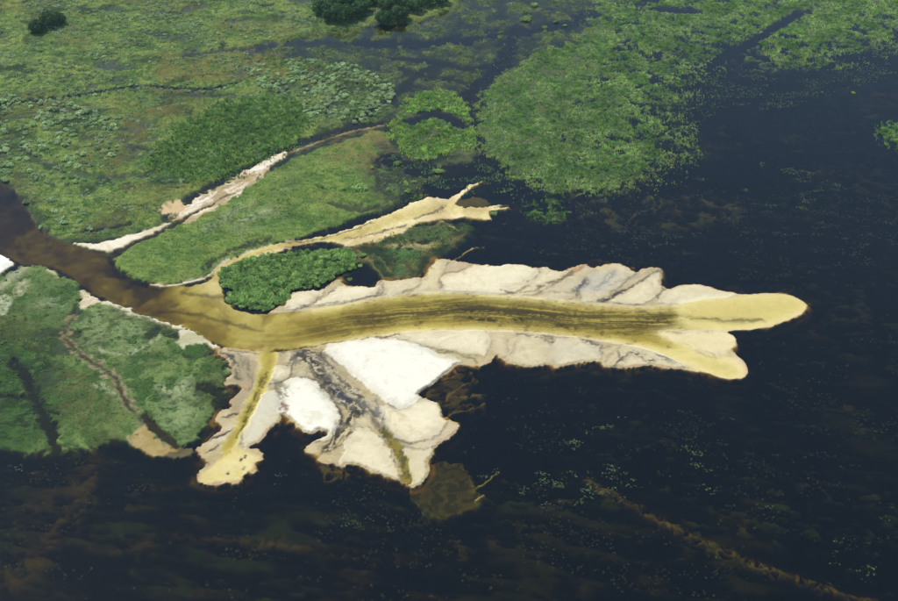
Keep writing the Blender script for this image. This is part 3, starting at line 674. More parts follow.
def attr_mesh(name, V, F, colors=None):
    me = bpy.data.meshes.new(name)
    V = np.asarray(V, np.float32); F = np.asarray(F, np.int32)
    nv, nf, k = len(V), len(F), F.shape[1]
    me.vertices.add(nv); me.vertices.foreach_set('co', V.ravel())
    me.loops.add(nf * k); me.loops.foreach_set('vertex_index', F.ravel())
    me.polygons.add(nf)
    me.polygons.foreach_set('loop_start', np.arange(0, nf * k, k, dtype=np.int32))
    me.update(calc_edges=True)
    if colors is not None:
        at = me.attributes.new('tint', 'FLOAT_COLOR', 'POINT')
        c4 = np.ones((nv, 4), np.float32); c4[:, :3] = colors
        at.data.foreach_set('color', c4.ravel())
    return me


def mk(name, me, mat, parent=None, **props):
    o = bpy.data.objects.new(name, me)
    if mat is not None and not me.materials: me.materials.append(mat)
    col.objects.link(o)
    o.parent = parent
    for k_, v in props.items(): o[k_] = v
    return o


# ------------------------------------------------------------------ materials
def newmat(name):
    m_ = bpy.data.materials.new(name); m_.use_nodes = True
    t_ = m_.node_tree; t_.nodes.clear()
    return m_, t_, t_.nodes.new('ShaderNodeOutputMaterial')


def nd(t_, typ, **kw):
    n_ = t_.nodes.new(typ)
    for k_, v in kw.items():
        if k_ in n_.inputs.keys(): n_.inputs[k_].default_value = v
        else: setattr(n_, k_, v)
    return n_


def ground_mat(name, rough, grain, contrast, bump):
    m_, t_, out = newmat(name)
    L = t_.links.new
    at = nd(t_, 'ShaderNodeAttribute', attribute_name='tint')
    tc_ = nd(t_, 'ShaderNodeTexCoord')
    a_ = nd(t_, 'ShaderNodeTexNoise', Scale=grain, Detail=5.0, Roughness=.65)
    b_ = nd(t_, 'ShaderNodeTexNoise', Scale=grain * .22, Detail=4.0, Roughness=.6)
    for n_ in (a_, b_): L(tc_.outputs['Object'], n_.inputs['Vector'])
    add = nd(t_, 'ShaderNodeMath', operation='ADD'); L(a_.outputs['Fac'], add.inputs[0]); L(b_.outputs['Fac'], add.inputs[1])
    mr = nd(t_, 'ShaderNodeMapRange'); mr.inputs['From Min'].default_value = .65; mr.inputs['From Max'].default_value = 1.35
    mr.inputs['To Min'].default_value = 1 - contrast; mr.inputs['To Max'].default_value = 1 + contrast
    L(add.outputs[0], mr.inputs['Value'])
    mul = nd(t_, 'ShaderNodeVectorMath', operation='SCALE'); L(at.outputs['Color'], mul.inputs[0]); L(mr.outputs[0], mul.inputs['Scale'])
    p = nd(t_, 'ShaderNodeBsdfPrincipled', Roughness=rough)
    p.inputs['Specular IOR Level'].default_value = .15
    L(mul.outputs[0], p.inputs['Base Color'])
    bp = nd(t_, 'ShaderNodeBump', Strength=bump, Distance=.25); L(a_.outputs['Fac'], bp.inputs['Height']); L(bp.outputs[0], p.inputs['Normal'])
    L(p.outputs[0], out.inputs['Surface'])
    return m_


def leaf_mat(name, var=.35, trans=.35):
    m_, t_, out = newmat(name); L = t_.links.new
    at = nd(t_, 'ShaderNodeAttribute', attribute_name='tint')
    oi = nd(t_, 'ShaderNodeObjectInfo'); ge = nd(t_, 'ShaderNodeNewGeometry')
    ad = nd(t_, 'ShaderNodeMath', operation='ADD'); L(oi.outputs['Random'], ad.inputs[0]); L(ge.outputs['Random Per Island'], ad.inputs[1])
    mr = nd(t_, 'ShaderNodeMapRange'); mr.inputs['From Max'].default_value = 2.0; mr.inputs['To Min'].default_value = 1 - var; mr.inputs['To Max'].default_value = 1 + var
    L(ad.outputs[0], mr.inputs['Value'])
    mul = nd(t_, 'ShaderNodeVectorMath', operation='SCALE'); L(at.outputs['Color'], mul.inputs[0]); L(mr.outputs[0], mul.inputs['Scale'])
    d_ = nd(t_, 'ShaderNodeBsdfPrincipled', Roughness=.6); d_.inputs['Specular IOR Level'].default_value = .25
    tr = nd(t_, 'ShaderNodeBsdfTranslucent')
    L(mul.outputs[0], d_.inputs['Base Color']); L(mul.outputs[0], tr.inputs['Color'])
    mx = nd(t_, 'ShaderNodeMixShader', Fac=trans); L(d_.outputs[0], mx.inputs[1]); L(tr.outputs[0], mx.inputs[2])
    L(mx.outputs[0], out.inputs['Surface'])
    return m_


def water_mat(name, side=False):
    m_, t_, out = newmat(name); L = t_.links.new
    tr = nd(t_, 'ShaderNodeBsdfTransparent')
    if side:
        L(tr.outputs[0], out.inputs['Surface'])
    else:
        gl = nd(t_, 'ShaderNodeBsdfGlossy', Roughness=.09)
        fr = nd(t_, 'ShaderNodeFresnel', IOR=1.333)
        tc_ = nd(t_, 'ShaderNodeTexCoord')
        mp = nd(t_, 'ShaderNodeMapping'); mp.inputs['Scale'].default_value = (.35, 1, 1); mp.inputs['Rotation'].default_value = (0, 0, .25)
        L(tc_.outputs['Object'], mp.inputs['Vector'])
        nz = nd(t_, 'ShaderNodeTexNoise', Scale=.9, Detail=4.0, Roughness=.6); L(mp.outputs[0], nz.inputs['Vector'])
        n2_ = nd(t_, 'ShaderNodeTexNoise', Scale=.05, Detail=3.0); L(mp.outputs[0], n2_.inputs['Vector'])
        mu = nd(t_, 'ShaderNodeMath', operation='MULTIPLY'); L(nz.outputs['Fac'], mu.inputs[0]); L(n2_.outputs['Fac'], mu.inputs[1])
        bp = nd(t_, 'ShaderNodeBump', Strength=.3, Distance=.22); L(mu.outputs[0], bp.inputs['Height'])
        L(bp.outputs[0], gl.inputs['Normal']); L(bp.outputs[0], fr.inputs['Normal'])
        mx = nd(t_, 'ShaderNodeMixShader'); L(fr.outputs[0], mx.inputs['Fac']); L(tr.outputs[0], mx.inputs[1]); L(gl.outputs[0], mx.inputs[2])
        L(mx.outputs[0], out.inputs['Surface'])
    va = nd(t_, 'ShaderNodeVolumeAbsorption', Density=2.2); va.inputs['Color'].default_value = (.735, .69, 0.14, 1)
    L(va.outputs[0], out.inputs['Volume'])
    return m_


M_LAND = ground_mat('grass_ground', .95, 1.1, .35, .6)
M_SAND = ground_mat('river_sand', .85, 1.3, .10, .3)
M_BED = ground_mat('lake_bed_peat', .95, .8, .35, .4)
M_LEAF = leaf_mat('foliage', .6)
M_REED = leaf_mat('reed_blades', .3, .3)
M_WATER = water_mat('tannin_water')
M_WSIDE = water_mat('tannin_water_body', True)
m_, t_, out = newmat('bark')
p_ = nd(t_, 'ShaderNodeBsdfPrincipled', Roughness=.9)
nz = nd(t_, 'ShaderNodeTexNoise', Scale=6.0); cr = nd(t_, 'ShaderNodeValToRGB')
cr.color_ramp.elements[0].color = (.05, .035, .025, 1); cr.color_ramp.elements[1].color = (.14, .11, .08, 1)
t_.links.new(nz.outputs['Fac'], cr.inputs[0]); t_.links.new(cr.outputs[0], p_.inputs['Base Color']); t_.links.new(p_.outputs[0], out.inputs['Surface'])
M_BARK = m_

# ------------------------------------------------------------------ terrain objects
ii = np.arange(NR * NC).reshape(NR, NC)
F = np.stack([ii[:-1, :-1], ii[:-1, 1:], ii[1:, 1:], ii[1:, :-1]], -1).reshape(-1, 4)
V = np.stack([X, Y, Z], 1)
vc = CLS[F]
fc = np.where(vc[:, 0] == vc[:, 2], vc[:, 0], vc[:, 1])
for code, nm, mt in [(0, 'lake_bed', M_BED), (1, 'ground', M_LAND), (2, 'sandbar', M_SAND), (3, 'creek_sandbar', M_SAND), (4, 'river_bed', M_SAND), (5, 'river_bank', M_SAND)]:
    f = F[fc == code]
    if not len(f): continue
    u, inv = np.unique(f, return_inverse=True)
    me = attr_mesh(nm, V[u], inv.reshape(f.shape), np.clip(COL[u], 0.004, .82))
    me.polygons.foreach_set('use_smooth', np.ones(len(f), bool))
    mk(nm, me, mt, kind='structure')

# ------------------------------------------------------------------ water: the river body and the lake body, butted with a hair's gap
riv_w = PW([(-140, 100), (0, 172), (24, 186), (36, 208), (52, 229), (76, 239), (106, 247), (120, 254), (132, 268), (146, 275), (164, 279), (194, 274), (206, 264), (220, 252), (246, 242), (275, 233), (310, 229), (340, 222), (365, 211), (392, 200), (420, 186), (470, 172), (510, 170), (540, 200), (535, 240), (545, 250), (590, 250), (670, 256), (690, 272), (745, 280), (800, 282), (830, 306), (800, 330), (762, 342), (772, 370), (756, 394), (700, 390), (600, 384), (520, 384), (505, 420), (505, 490), (480, 530), (410, 532), (340, 496), (290, 496), (250, 500), (195, 498), (172, 470), (186, 440), (200, 434), (206, 420), (212, 402), (216, 384), (214, 364), (210, 354), (188, 340), (150, 325), (105, 308), (78, 292), (58, 277), (40, 270), (16, 270), (0, 262), (-140, 194)])
OUT = np.array([(-8000., -8500.), (8000, -8500), (8000, 8500), (-8000, 8500)])


def water_body(name, outer, hole, label):
    bm = bmesh.new()
    loops = []
    for z in (0.0, -30.0):
        ls = []
        es = []
        for P in [outer] + ([hole] if hole is not None else []):
            vs = [bm.verts.new((x, y, z)) for x, y in P]
            es += [bm.edges.new((vs[i], vs[(i + 1) % len(vs)])) for i in range(len(vs))]
            ls.append(vs)
        r = bmesh.ops.triangle_fill(bm, use_beauty=True, use_dissolve=False, edges=es)
        for g in r['geom']:
            if isinstance(g, bmesh.types.BMFace): g.material_index = 0 if z == 0 else 1
        loops.append(ls)
    for a_, b_ in zip(loops[0], loops[1]):
        n_ = len(a_)
        for i in range(n_):
            f_ = bm.faces.new((a_[i], a_[(i + 1) % n_], b_[(i + 1) % n_], b_[i])); f_.material_index = 1
    bmesh.ops.recalc_face_normals(bm, faces=bm.faces)
    me = bpy.data.meshes.new(name); bm.to_mesh(me); bm.free()
    me.materials.append(M_WATER); me.materials.append(M_WSIDE)
    return mk(name, me, None, kind='structure')


def inset(P, e):
    A = np.roll(P, 1, 0); B = np.roll(P, -1, 0)
    t1 = (P - A) / np.linalg.norm(P - A, axis=1)[:, None]; t2 = (B - P) / np.linalg.norm(B - P, axis=1)[:, None]
    t_ = t1 + t2; t_ /= np.linalg.norm(t_, axis=1)[:, None]
    n_ = np.stack([-t_[:, 1], t_[:, 0]], 1)
    area = .5 * np.sum(P[:, 0] * np.roll(P[:, 1], -1) - np.roll(P[:, 0], -1) * P[:, 1])
    return P + n_ * e * np.sign(area)


water_body('lake_water', OUT, riv_w, '')
rw = water_body('river_water', inset(riv_w, -.01), None, '')
rw.location.z = .004

# ------------------------------------------------------------------ vegetation
XS = ts; YS_ = ys


def ground_z(x, y):
    h = np.where(y < 212, 140.0, 140.0 + (np.clip(y, 212, 1000) - 212) * 0.325)
    j = np.clip(np.searchsorted(ys, y) - 1, 0, NR - 2); fy = (y - ys[j]) / (ys[j + 1] - ys[j])
    t = x / h
    i = np.clip(np.searchsorted(ts, t) - 1, 0, NC - 2); fx = (t - ts[i]) / (ts[i + 1] - ts[i])
    ZZ = Z.reshape(NR, NC)
    return (ZZ[j, i] * (1 - fx) + ZZ[j, i + 1] * fx) * (1 - fy) + (ZZ[j + 1, i] * (1 - fx) + ZZ[j + 1, i + 1] * fx) * fy


def sample(A, x, y):
    h = np.where(y < 212, 140.0, 140.0 + (np.clip(y, 212, 1000) - 212) * 0.325)
    j = np.clip(np.searchsorted(ys, y), 0, NR - 1); i = np.clip(np.searchsorted(ts, x / h), 0, NC - 1)
    return A.reshape(NR, NC)[j, i]


def by_mask(k_):
    def f_(x, y, P):
        q = sample(RMASK[k_], x, y)
        ok_ = rng.uniform(0, 1, len(x)) < q * .97 + .02
        for l_, w_ in zip(lanes, lane_w):
            d_, _, _ = segdist(l_, x, y, False)
            ok_ &= d_ > w_ * (1 + .45 * fbm(x, y, 4, 70, 2))
        return ok_
    return f_


def grow(pts, m):
    P = np.array(pts, float); c = P.mean(0)
    v = P - c
    return [tuple(q) for q in c + v * (1 + m / np.linalg.norm(v, axis=1))[:, None]]


def scatter(pts, dens, keep=None):
    P = smooth_poly(PW(pts), 1)
    P[:, 1] = np.clip(P[:, 1], 205, 730)
    lo, hi = P.min(0), P.max(0)
    n_ = int((hi[0] - lo[0]) * (hi[1] - lo[1]) * dens)
    x = rng.uniform(lo[0], hi[0], n_); y = rng.uniform(lo[1], hi[1], n_)
    m = inside(P, x, y) & (np.abs(x) < (140 + (np.clip(y, 212, 1000) - 212) * .325) * 1.08)
    x, y = x[m], y[m]
    if keep is not None:
        k_ = keep(x, y, P); x, y = x[k_], y[k_]
    return x, y


def tufts(x, y, z0, h, spread, wid, colors, blades=4):
    """a clump of leaning blades at every point, as one mesh's vertices and faces"""
    n_ = len(x)
    a0 = rng.uniform(0, 2 * np.pi, n_)
    Vs = []; Cs = []
    for b in range(blades):
        a = a0 + b * 2 * np.pi / blades + rng.normal(0, .35, n_)
        ln = h * rng.uniform(.75, 1.15, n_); sp = spread * rng.uniform(.5, 1.2, n_)
        ca, sa = np.cos(a), np.sin(a)
        px_, py_ = -sa * wid * .5, ca * wid * .5
        bx, by = x + ca * .05, y + sa * .05
        tri = np.stack([np.stack([bx - px_, by - py_, z0], 1), np.stack([bx + px_, by + py_, z0], 1),
                        np.stack([x + ca * sp, y + sa * sp, z0 + ln], 1)], 1)
        Vs.append(tri)
        Cs.append(np.repeat((colors * rng.uniform(.82, 1.18, (n_, 1)))[:, None, :], 3, 1))
    Vv = np.stack(Vs, 1).reshape(-1, 3); Cc = np.stack(Cs, 1).reshape(-1, 3)
    return Vv, np.arange(len(Vv)).reshape(-1, 3), Cc


def reed_bed(name, pts, dens, h, ca, cb, cc, label, cat, keep=None, edge_col=None, spread=.5, wid=.34, sc=8, seed=60):
    x, y = scatter(pts, dens, keep)
    t1 = ss(-.5, .5, fbm(x, y, sc, seed, 3)); t2 = ss(.1, .6, fbm(x, y, sc * .45, seed + 1, 3))
    cl = mixc(CF(*ca), CF(*cb), t1); cl = cl + t2[:, None] * (CF(*cc) - cl) * .7
    P = smooth_poly(PW(pts), 1)
    cl = cl * (1 + .38 * fbm(x, y, 2.6, seed + 5, 2))[:, None] * (1 + .18 * fbm(x, y, 22, seed + 6, 2))[:, None]
    if edge_col is not None:
        P = smooth_poly(PW(reed_defs['big' if seed == 61 else 'isle']), 1)
        d_, _, _ = segdist(P, x, y, True)
        e = np.exp(-(d_ / 3.0) ** 2) * ss(-.6, .4, fbm(x, y, 5, seed + 2, 2) + .2)
        cl = cl + e[:, None] * (CF(*edge_col) - cl) * .8
    z0 = np.maximum(ground_z(x, y), -.3)
    hh = h * (.8 + .6 * fbm(x, y, 3.4, seed + 3, 2)) * rng.uniform(.8, 1.2, len(x))
    v, f, c = tufts(x, y, z0, np.maximum(hh, .25), spread, wid, cl)
    return mk(name, attr_mesh(name, v, f, c), M_REED, kind='stuff', label=label, category=cat)


lanes = [smooth_line(PW(q), 1) for q in ([(800, 12), (775, 28), (745, 46), (725, 56), (712, 66)], [(660, 9), (690, 11)], [(634, 104), (670, 106), (720, 107)], [(412, 121), (432, 113), (450, 117), (462, 126)])]
lane_w = [3.6, 4.0, 1.2, 4.0]


reed_bed('reed_bed', grow(reed_defs['big'], 26), 2.9, .9, (88, 120, 54), (132, 150, 86), (120, 144, 64), 'broad green reed mat spreading over the upper right of the lake', 'reed bed', by_mask('big'), (142, 154, 80), sc=14, seed=61, spread=.4, wid=.24)
reed_bed('reed_bed', grow(reed_defs['isle'], 6), 2.4, 1.1, (92, 128, 54), (122, 150, 68), (150, 166, 80), 'rounded reed islet with a dark pool inside, left of the broad reed mat', 'reed bed', by_mask('isle'), (150, 168, 78), sc=7, seed=64)
reed_bed('papyrus_bed', grow(reed_defs['papyrus'], 12), 2.3, 1.3, (98, 130, 60), (116, 146, 74), (84, 114, 54), 'even dark green papyrus bed above the pale creek sandbar', 'papyrus bed', by_mask('papyrus'), None, sc=4, seed=67)
reed_bed('reed_bed', grow(reed_defs['edge'], 5), 1.8, 1.1, (78, 120, 50), (104, 140, 64), (126, 150, 70), 'small bright reed mat at the right edge of the photo', 'reed bed', by_mask('edge'), None, sc=5, seed=68)
reed_bed('reed_bed', grow(reed_defs['patch'], 5), 1.6, .9, (72, 118, 48), (98, 138, 60), (60, 92, 44), 'small loose green reed patch in open water above the white sandbar', 'reed bed', by_mask('patch'), None, sc=5, seed=69)
reed_bed('marsh_reeds', [(300, 30), (360, 26), (440, 20), (470, -20), (600, -30), (590, 10), (570, 40), (520, 62), (480, 88), (440, 84), (400, 100), (390, 124), (340, 128), (330, 80), (250, 60)], 1.5, .9, (82, 104, 58), (104, 118, 66), (126, 136, 82), 'patchy marsh reeds between water lanes below the dark trees', 'reeds',
         lambda x, y, P: (ground_z(x, y) > -.30) & (fbm(x, y, 9, 74, 3) > -.45), None, sc=7, seed=75)
reed_bed('marsh_reeds', [(392, 146), (410, 162), (440, 164), (480, 160), (500, 172), (520, 190), (480, 196), (440, 190), (410, 204), (385, 206), (380, 180)], 1.0, .7, (84, 118, 58), (112, 136, 74), (70, 96, 52), 'thin floating reeds in dark water under the reed islet', 'reeds',
         lambda x, y, P: fbm(x * .4, y, 5, 76, 3) > .12, None, sc=5, seed=77)
reed_bed('marsh_reeds', [(655, 110), (700, 90), (712, 70), (740, 70), (800, 84), (900, 58), (905, 75), (830, 92), (790, 108), (730, 112), (700, 120), (690, 150), (660, 175), (630, 192), (610, 196)], .8, .6, (66, 88, 56), (92, 112, 66), (110, 126, 72), 'sparse reeds thinning out from the broad mat into open lake', 'reeds',
         lambda x, y, P: (fbm(x * .4, y, 9, 78, 4) > -.05) & (rng.uniform(0, 1, len(x)) < .75), None, sc=5, seed=79)

reed_bed('marsh_reeds', [(352, 244), (376, 240), (400, 230), (440, 222), (470, 222), (466, 238), (440, 254), (424, 276), (392, 280), (378, 264)], 1.7, .6, (74, 106, 48), (104, 130, 66), (118, 128, 80), 'low green marsh reeds between the north sand arm and the main sandbar', 'reeds',
         lambda x, y, P: (ground_z(x, y) > -.42) & (fbm(x, y, 8, 87, 3) > -.35), None, sc=6, seed=88, spread=.4, wid=.26)
# short grass over the plains
gx, gy = scatter([(-60, -40), (470, -60), (460, 10), (400, 60), (392, 110), (400, 200), (200, 290), (240, 380), (200, 440), (-60, 460)], 1.35)
gz = ground_z(gx, gy)
gi = gz > .12
gx, gy, gz = gx[gi], gy[gi], gz[gi]
h_ = np.where(gy < 212, 140.0, 140.0 + (np.clip(gy, 212, 1000) - 212) * 0.325)
j_ = np.clip(np.searchsorted(ys, gy), 0, NR - 1); i_ = np.clip(np.searchsorted(ts, gx / h_), 0, NC - 1)
gc = COL.reshape(NR, NC, 3)[j_, i_]
ok = (gc[:, 1] > gc[:, 0] * 1.02) & ((gy > G(0, 262)[1]) | (rng.uniform(0, 1, len(gx)) < .45))
gx, gy, gz, gc = gx[ok], gy[ok], gz[ok], gc[ok]
pale = ss(.15, .7, fbm(gx * .6, gy, 5, 81, 3) + .5 * fbm(gx, gy, 28, 82, 2))
gc = gc * 1.6 + (pale * .55)[:, None] * (CF(150, 162, 118) - gc)
v, f, c = tufts(gx, gy, gz - .03, .32 + .4 * pale * rng.uniform(.4, 1, len(gx)), .34, .26, gc, 3)
mk('grass', attr_mesh('grass', v, f, c), M_REED, kind='stuff', label='short green and straw grass covering the floodplain', category='grass')

# bigger clumps of pale grass standing out of the sward
def clumps(pts, dens, keep, ca, cb, label, r0=.8, seed=130):
    x, y = scatter(pts, dens, keep)
    z = ground_z(x, y); k_ = z > -.12; x, y, z = x[k_], y[k_], z[k_]
    n_ = len(x); R_ = r0 * rng.uniform(.45, 1.5, n_) ** 1.2
    cl = mixc(CF(*ca), CF(*cb), np.clip(rng.uniform(0, 1, n_) * .6 + .4 * ss(-.5, .5, fbm(x, y, 20, seed, 2)), 0, 1))
    Vv, Cc = [], []
    for b in range(9):
        a_ = rng.uniform(0, 6.28, n_); q = R_ * np.sqrt(rng.uniform(0, 1, n_)) * .8
        v_, f_, c_ = tufts(x + q * np.cos(a_) * 1.3, y + q * np.sin(a_), z - .04, R_ * .62, R_ * .55, R_ * .55, cl, 2)
        Vv.append(v_); Cc.append(c_)
    Vv = np.concatenate(Vv); Cc = np.concatenate(Cc)
    mk('grass_tussocks', attr_mesh('grass_tussocks', Vv, np.arange(len(Vv)).reshape(-1, 3), Cc), M_REED, kind='stuff', label=label, category='grass')


clumps([(-40, -50), (470, -60), (455, 10), (300, 40), (240, 84), (60, 100), (-40, 104)], .17, lambda x, y, P: fbm(x, y, 15, 131, 3) + .5 * fbm(x, y, 50, 132, 2) > -.1, (98, 118, 72), (150, 162, 118), 'pale grass clumps speckling the upper left plain', 1.0)
clumps([(-40, 104), (60, 100), (240, 84), (390, 90), (390, 124), (285, 152), (180, 200), (110, 238), (70, 242), (20, 190), (-40, 170)], .12, lambda x, y, P: fbm(x, y, 13, 133, 3) > -.05, (102, 120, 76), (158, 168, 126), 'pale grass clumps between the left bushes and the creek')
clumps([(112, 262), (165, 232), (290, 160), (390, 130), (404, 195), (300, 239), (200, 282), (140, 281)], .07, lambda x, y, P: fbm(x, y, 13, 135, 3) > .1, (92, 116, 60), (136, 150, 92), 'loose grass clumps on the tongue of land inside the river bend', .55)
clumps([(-40, 290), (36, 266), (80, 286), (195, 336), (230, 372), (205, 440), (120, 440), (-40, 452)], .10, lambda x, y, P: fbm(x, y, 11, 137, 3) > .0, (70, 100, 50), (132, 148, 92), 'loose grass clumps on the lower left bank', .55)

# floating leaves and sunken weed on the lake
LAKE = [(-60, 456), (120, 452), (200, 492), (262, 462), (300, 440), (400, 490), (470, 430), (500, 372), (600, 372), (700, 380), (760, 372), (740, 335), (815, 308), (790, 288), (670, 282), (560, 258), (500, 240), (500, 200), (600, 198), (680, 165), (720, 110), (905, 60), (1000, 60), (1000, 680), (-60, 680)]


def leaves(x, y, z, r, colors):
    n_ = len(x); a = rng.uniform(0, 6.28, n_)
    Vv = np.zeros((n_, 5, 3))
    for k_ in range(5):
        q = a + k_ * 2 * np.pi / 5
        Vv[:, k_] = np.stack([x + np.cos(q) * r * rng.uniform(.7, 1.2, n_), y + np.sin(q) * r * rng.uniform(.7, 1.2, n_), z + rng.uniform(0, .06, n_)], 1)
    return Vv.reshape(-1, 3), np.arange(n_ * 5).reshape(-1, 5), np.repeat(colors[:, None, :], 5, 1).reshape(-1, 3)


def lily_field(pts, dens, thr, label, ca, cb, seed, rmax=.5):
    x, y = scatter(pts, dens * .45, lambda x, y, P: fbm(x * .55, y, 7, seed, 3) + .5 * fbm(x * .6, y, 30, seed + 1, 2) > thr + .22 + rng.normal(0, .10, len(x)))
    k_ = ground_z(x, y) < -.25; x, y = x[k_], y[k_]
    cl = mixc(C(*ca), C(*cb), rng.uniform(0, 1, len(x)))
    x, y, cl = np.repeat(x, 4), np.repeat(y, 4), np.repeat(cl, 4, 0)
    x = x + rng.normal(0, .75, len(x)); y = y + rng.normal(0, .45, len(y)); cl = cl * rng.uniform(.35, .85, (len(x), 1))
    v_, f_, c_ = leaves(x, y, np.full(len(x), .02), rng.uniform(.10, rmax * .75, len(x)), cl)
    return mk('water_lilies', attr_mesh('water_lilies', v_, f_, c_), M_REED, kind='stuff', label=label, category='water lilies')


lily_field([(680, 168), (780, 160), (850, 178), (840, 210), (760, 215), (700, 205)], 1.2, .38, 'pale green water lilies scattered below the right-hand reed lane', (76, 96, 60), (106, 122, 76), 90)
lily_field([(560, 400), (640, 420), (700, 430), (760, 470), (790, 560), (700, 560), (600, 500), (520, 480)], .8, .52, 'bright green water lilies drifting above the brown weed line', (70, 98, 48), (104, 124, 66), 92)
lily_field([(440, 395), (560, 400), (600, 470), (640, 540), (560, 540), (470, 480)], .6, .6, 'green water lilies in open water right of the southern sand lobes', (66, 90, 48), (94, 114, 62), 94)
lily_field([(780, 500), (900, 500), (900, 580), (800, 560)], .6, .5, 'green water lilies near the lower right corner', (78, 104, 46), (110, 126, 60), 96)
lily_field([(640, 195), (900, 180), (900, 260), (760, 280), (690, 270), (600, 240)], .7, .42, 'grey green lily leaves in rows above the long sand tongue', (70, 90, 82), (98, 116, 96), 98, .4)
lily_field([(270, 450), (400, 500), (470, 470), (520, 520), (300, 540), (260, 490)], .5, .55, 'small dark green lilies below the southern sand lobes', (50, 84, 44), (78, 112, 62), 100, .4)
lily_field([(0, 460), (180, 470), (200, 500), (100, 500), (0, 490)], .5, .5, 'olive water lilies off the grassy lower left bank', (70, 84, 48), (104, 108, 66), 102, .4)
lily_field([(500, 215), (600, 225), (640, 255), (560, 258), (505, 246)], .6, .45, 'green water lilies between the small reed patch and the sandbar', (64, 96, 52), (92, 122, 70), 104, .4)
x, y = scatter(LAKE, .35, lambda x, y, P: fbm(x * .3, y, 7, 110, 4) + .5 * fbm(x, y, 40, 111, 2) > .3 + rng.normal(0, .1, len(x)))
k_ = ground_z(x, y) < -.5; x, y = x[k_], y[k_]
dp = -(.55 + .8 * rng.uniform(0, 1, len(x)) ** .7)
cl = mixc(C(72, 86, 54), C(92, 90, 62), ss(-.3, .4, fbm(x, y, 20, 112, 2)))
v, f, c = leaves(x, y, dp, rng.uniform(.15, .55, len(x)), cl)
mk('pond_weed', attr_mesh('pond_weed', v, f, c), M_REED, kind='stuff', label='sunken pond weed in streaks beneath the dark lake surface', category='pond weed')


# ------------------------------------------------------------------ bushes and trees: leafy crowns, many small leaf faces
def crown(seed, lobes, leaf, nleaf, ca, cb, base=0.0):
    """leaf faces spread over several lobes; lobes = (x, y, z, r, flat)"""
    r_ = np.random.default_rng(seed)
    V_, F_, C_ = [], [], []
    k0 = 0
    tot = sum(l[3] ** 2 for l in lobes)
    for (lx, ly, lz, lr, fl_) in lobes:
        n_ = max(8, int(nleaf * lr * lr / tot))
        u = r_.normal(0, 1, (n_, 3)); u /= np.linalg.norm(u, axis=1)[:, None]
        u[:, 2] = np.abs(u[:, 2]) * np.where(r_.uniform(0, 1, n_) < .78, 1, -.6)
        rr = lr * (.72 + .36 * r_.uniform(0, 1, n_) ** .6) * (1 + .16 * np.sin(u[:, 0] * 7 + seed) * np.cos(u[:, 1] * 6))
        p = u * rr[:, None] * np.array([1, 1, fl_]) + np.array([lx, ly, lz])
        p[:, 2] = np.maximum(p[:, 2], base + .05)
        nrm = u + r_.normal(0, .55, (n_, 3)); nrm /= np.linalg.norm(nrm, axis=1)[:, None]
        t1 = np.cross(nrm, r_.normal(0, 1, (n_, 3))); t1 /= np.linalg.norm(t1, axis=1)[:, None]
        t2 = np.cross(nrm, t1)
        sz = leaf * r_.uniform(.6, 1.3, n_)[:, None]
        q = np.stack([p + t1 * sz, p + t2 * sz * .7, p - t1 * sz, p - t2 * sz * .7], 1)
        V_.append(q.reshape(-1, 3))
        cl_ = mixc(CF(*ca), CF(*cb), np.clip(r_.uniform(0, 1, n_) * .7 + .3 * r_.uniform(), 0, 1))
        C_.append(np.repeat(cl_[:, None, :], 4, 1).reshape(-1, 3))
    V_ = np.concatenate(V_); C_ = np.concatenate(C_)
    return attr_mesh('crown', V_, np.arange(len(V_)).reshape(-1, 4), C_)


def stem_mesh(seed, limbs, r0):
    """tapered trunk with limbs; limbs = list of end points, all from the fork"""
    bm = bmesh.new()
    def tube(a, b, ra, rb, n_=6):
        a, b = Vector(a), Vector(b); ax = (b - a).normalized()
        u = ax.orthogonal().normalized(); v_ = ax.cross(u)
        A = [bm.verts.new(a + (u * math.cos(q) + v_ * math.sin(q)) * ra) for q in [i * 2 * math.pi / n_ for i in range(n_)]]
        B = [bm.verts.new(b + (u * math.cos(q) + v_ * math.sin(q)) * rb) for q in [i * 2 * math.pi / n_ for i in range(n_)]]
        for i in range(n_): bm.faces.new((A[i], A[(i + 1) % n_], B[(i + 1) % n_], B[i]))
        bm.faces.new(B); bm.faces.new(A[::-1])
    fork = limbs[0]
    tube((0, 0, -.3), fork, r0, r0 * .7)
    for e in limbs[1:]: tube(fork, e, r0 * .6, r0 * .2)
    me = bpy.data.meshes.new('stem'); bm.to_mesh(me); bm.free(); me.materials.append(M_BARK)
    return me


def bush_kind(seed, n_lobes, r, fl_, leaf, nleaf, ca, cb):
    r_ = random.Random(seed)
    lobes = [(0, 0, r * .35, r * .8, fl_)]
    for k_ in range(n_lobes):
        a = r_.uniform(0, 6.28); q = r * r_.uniform(.4, .75)
        lobes.append((q * math.cos(a), q * math.sin(a), r * r_.uniform(.15, .6), r * r_.uniform(.35, .6), fl_))
    return crown(seed, lobes, leaf, nleaf, ca, cb)


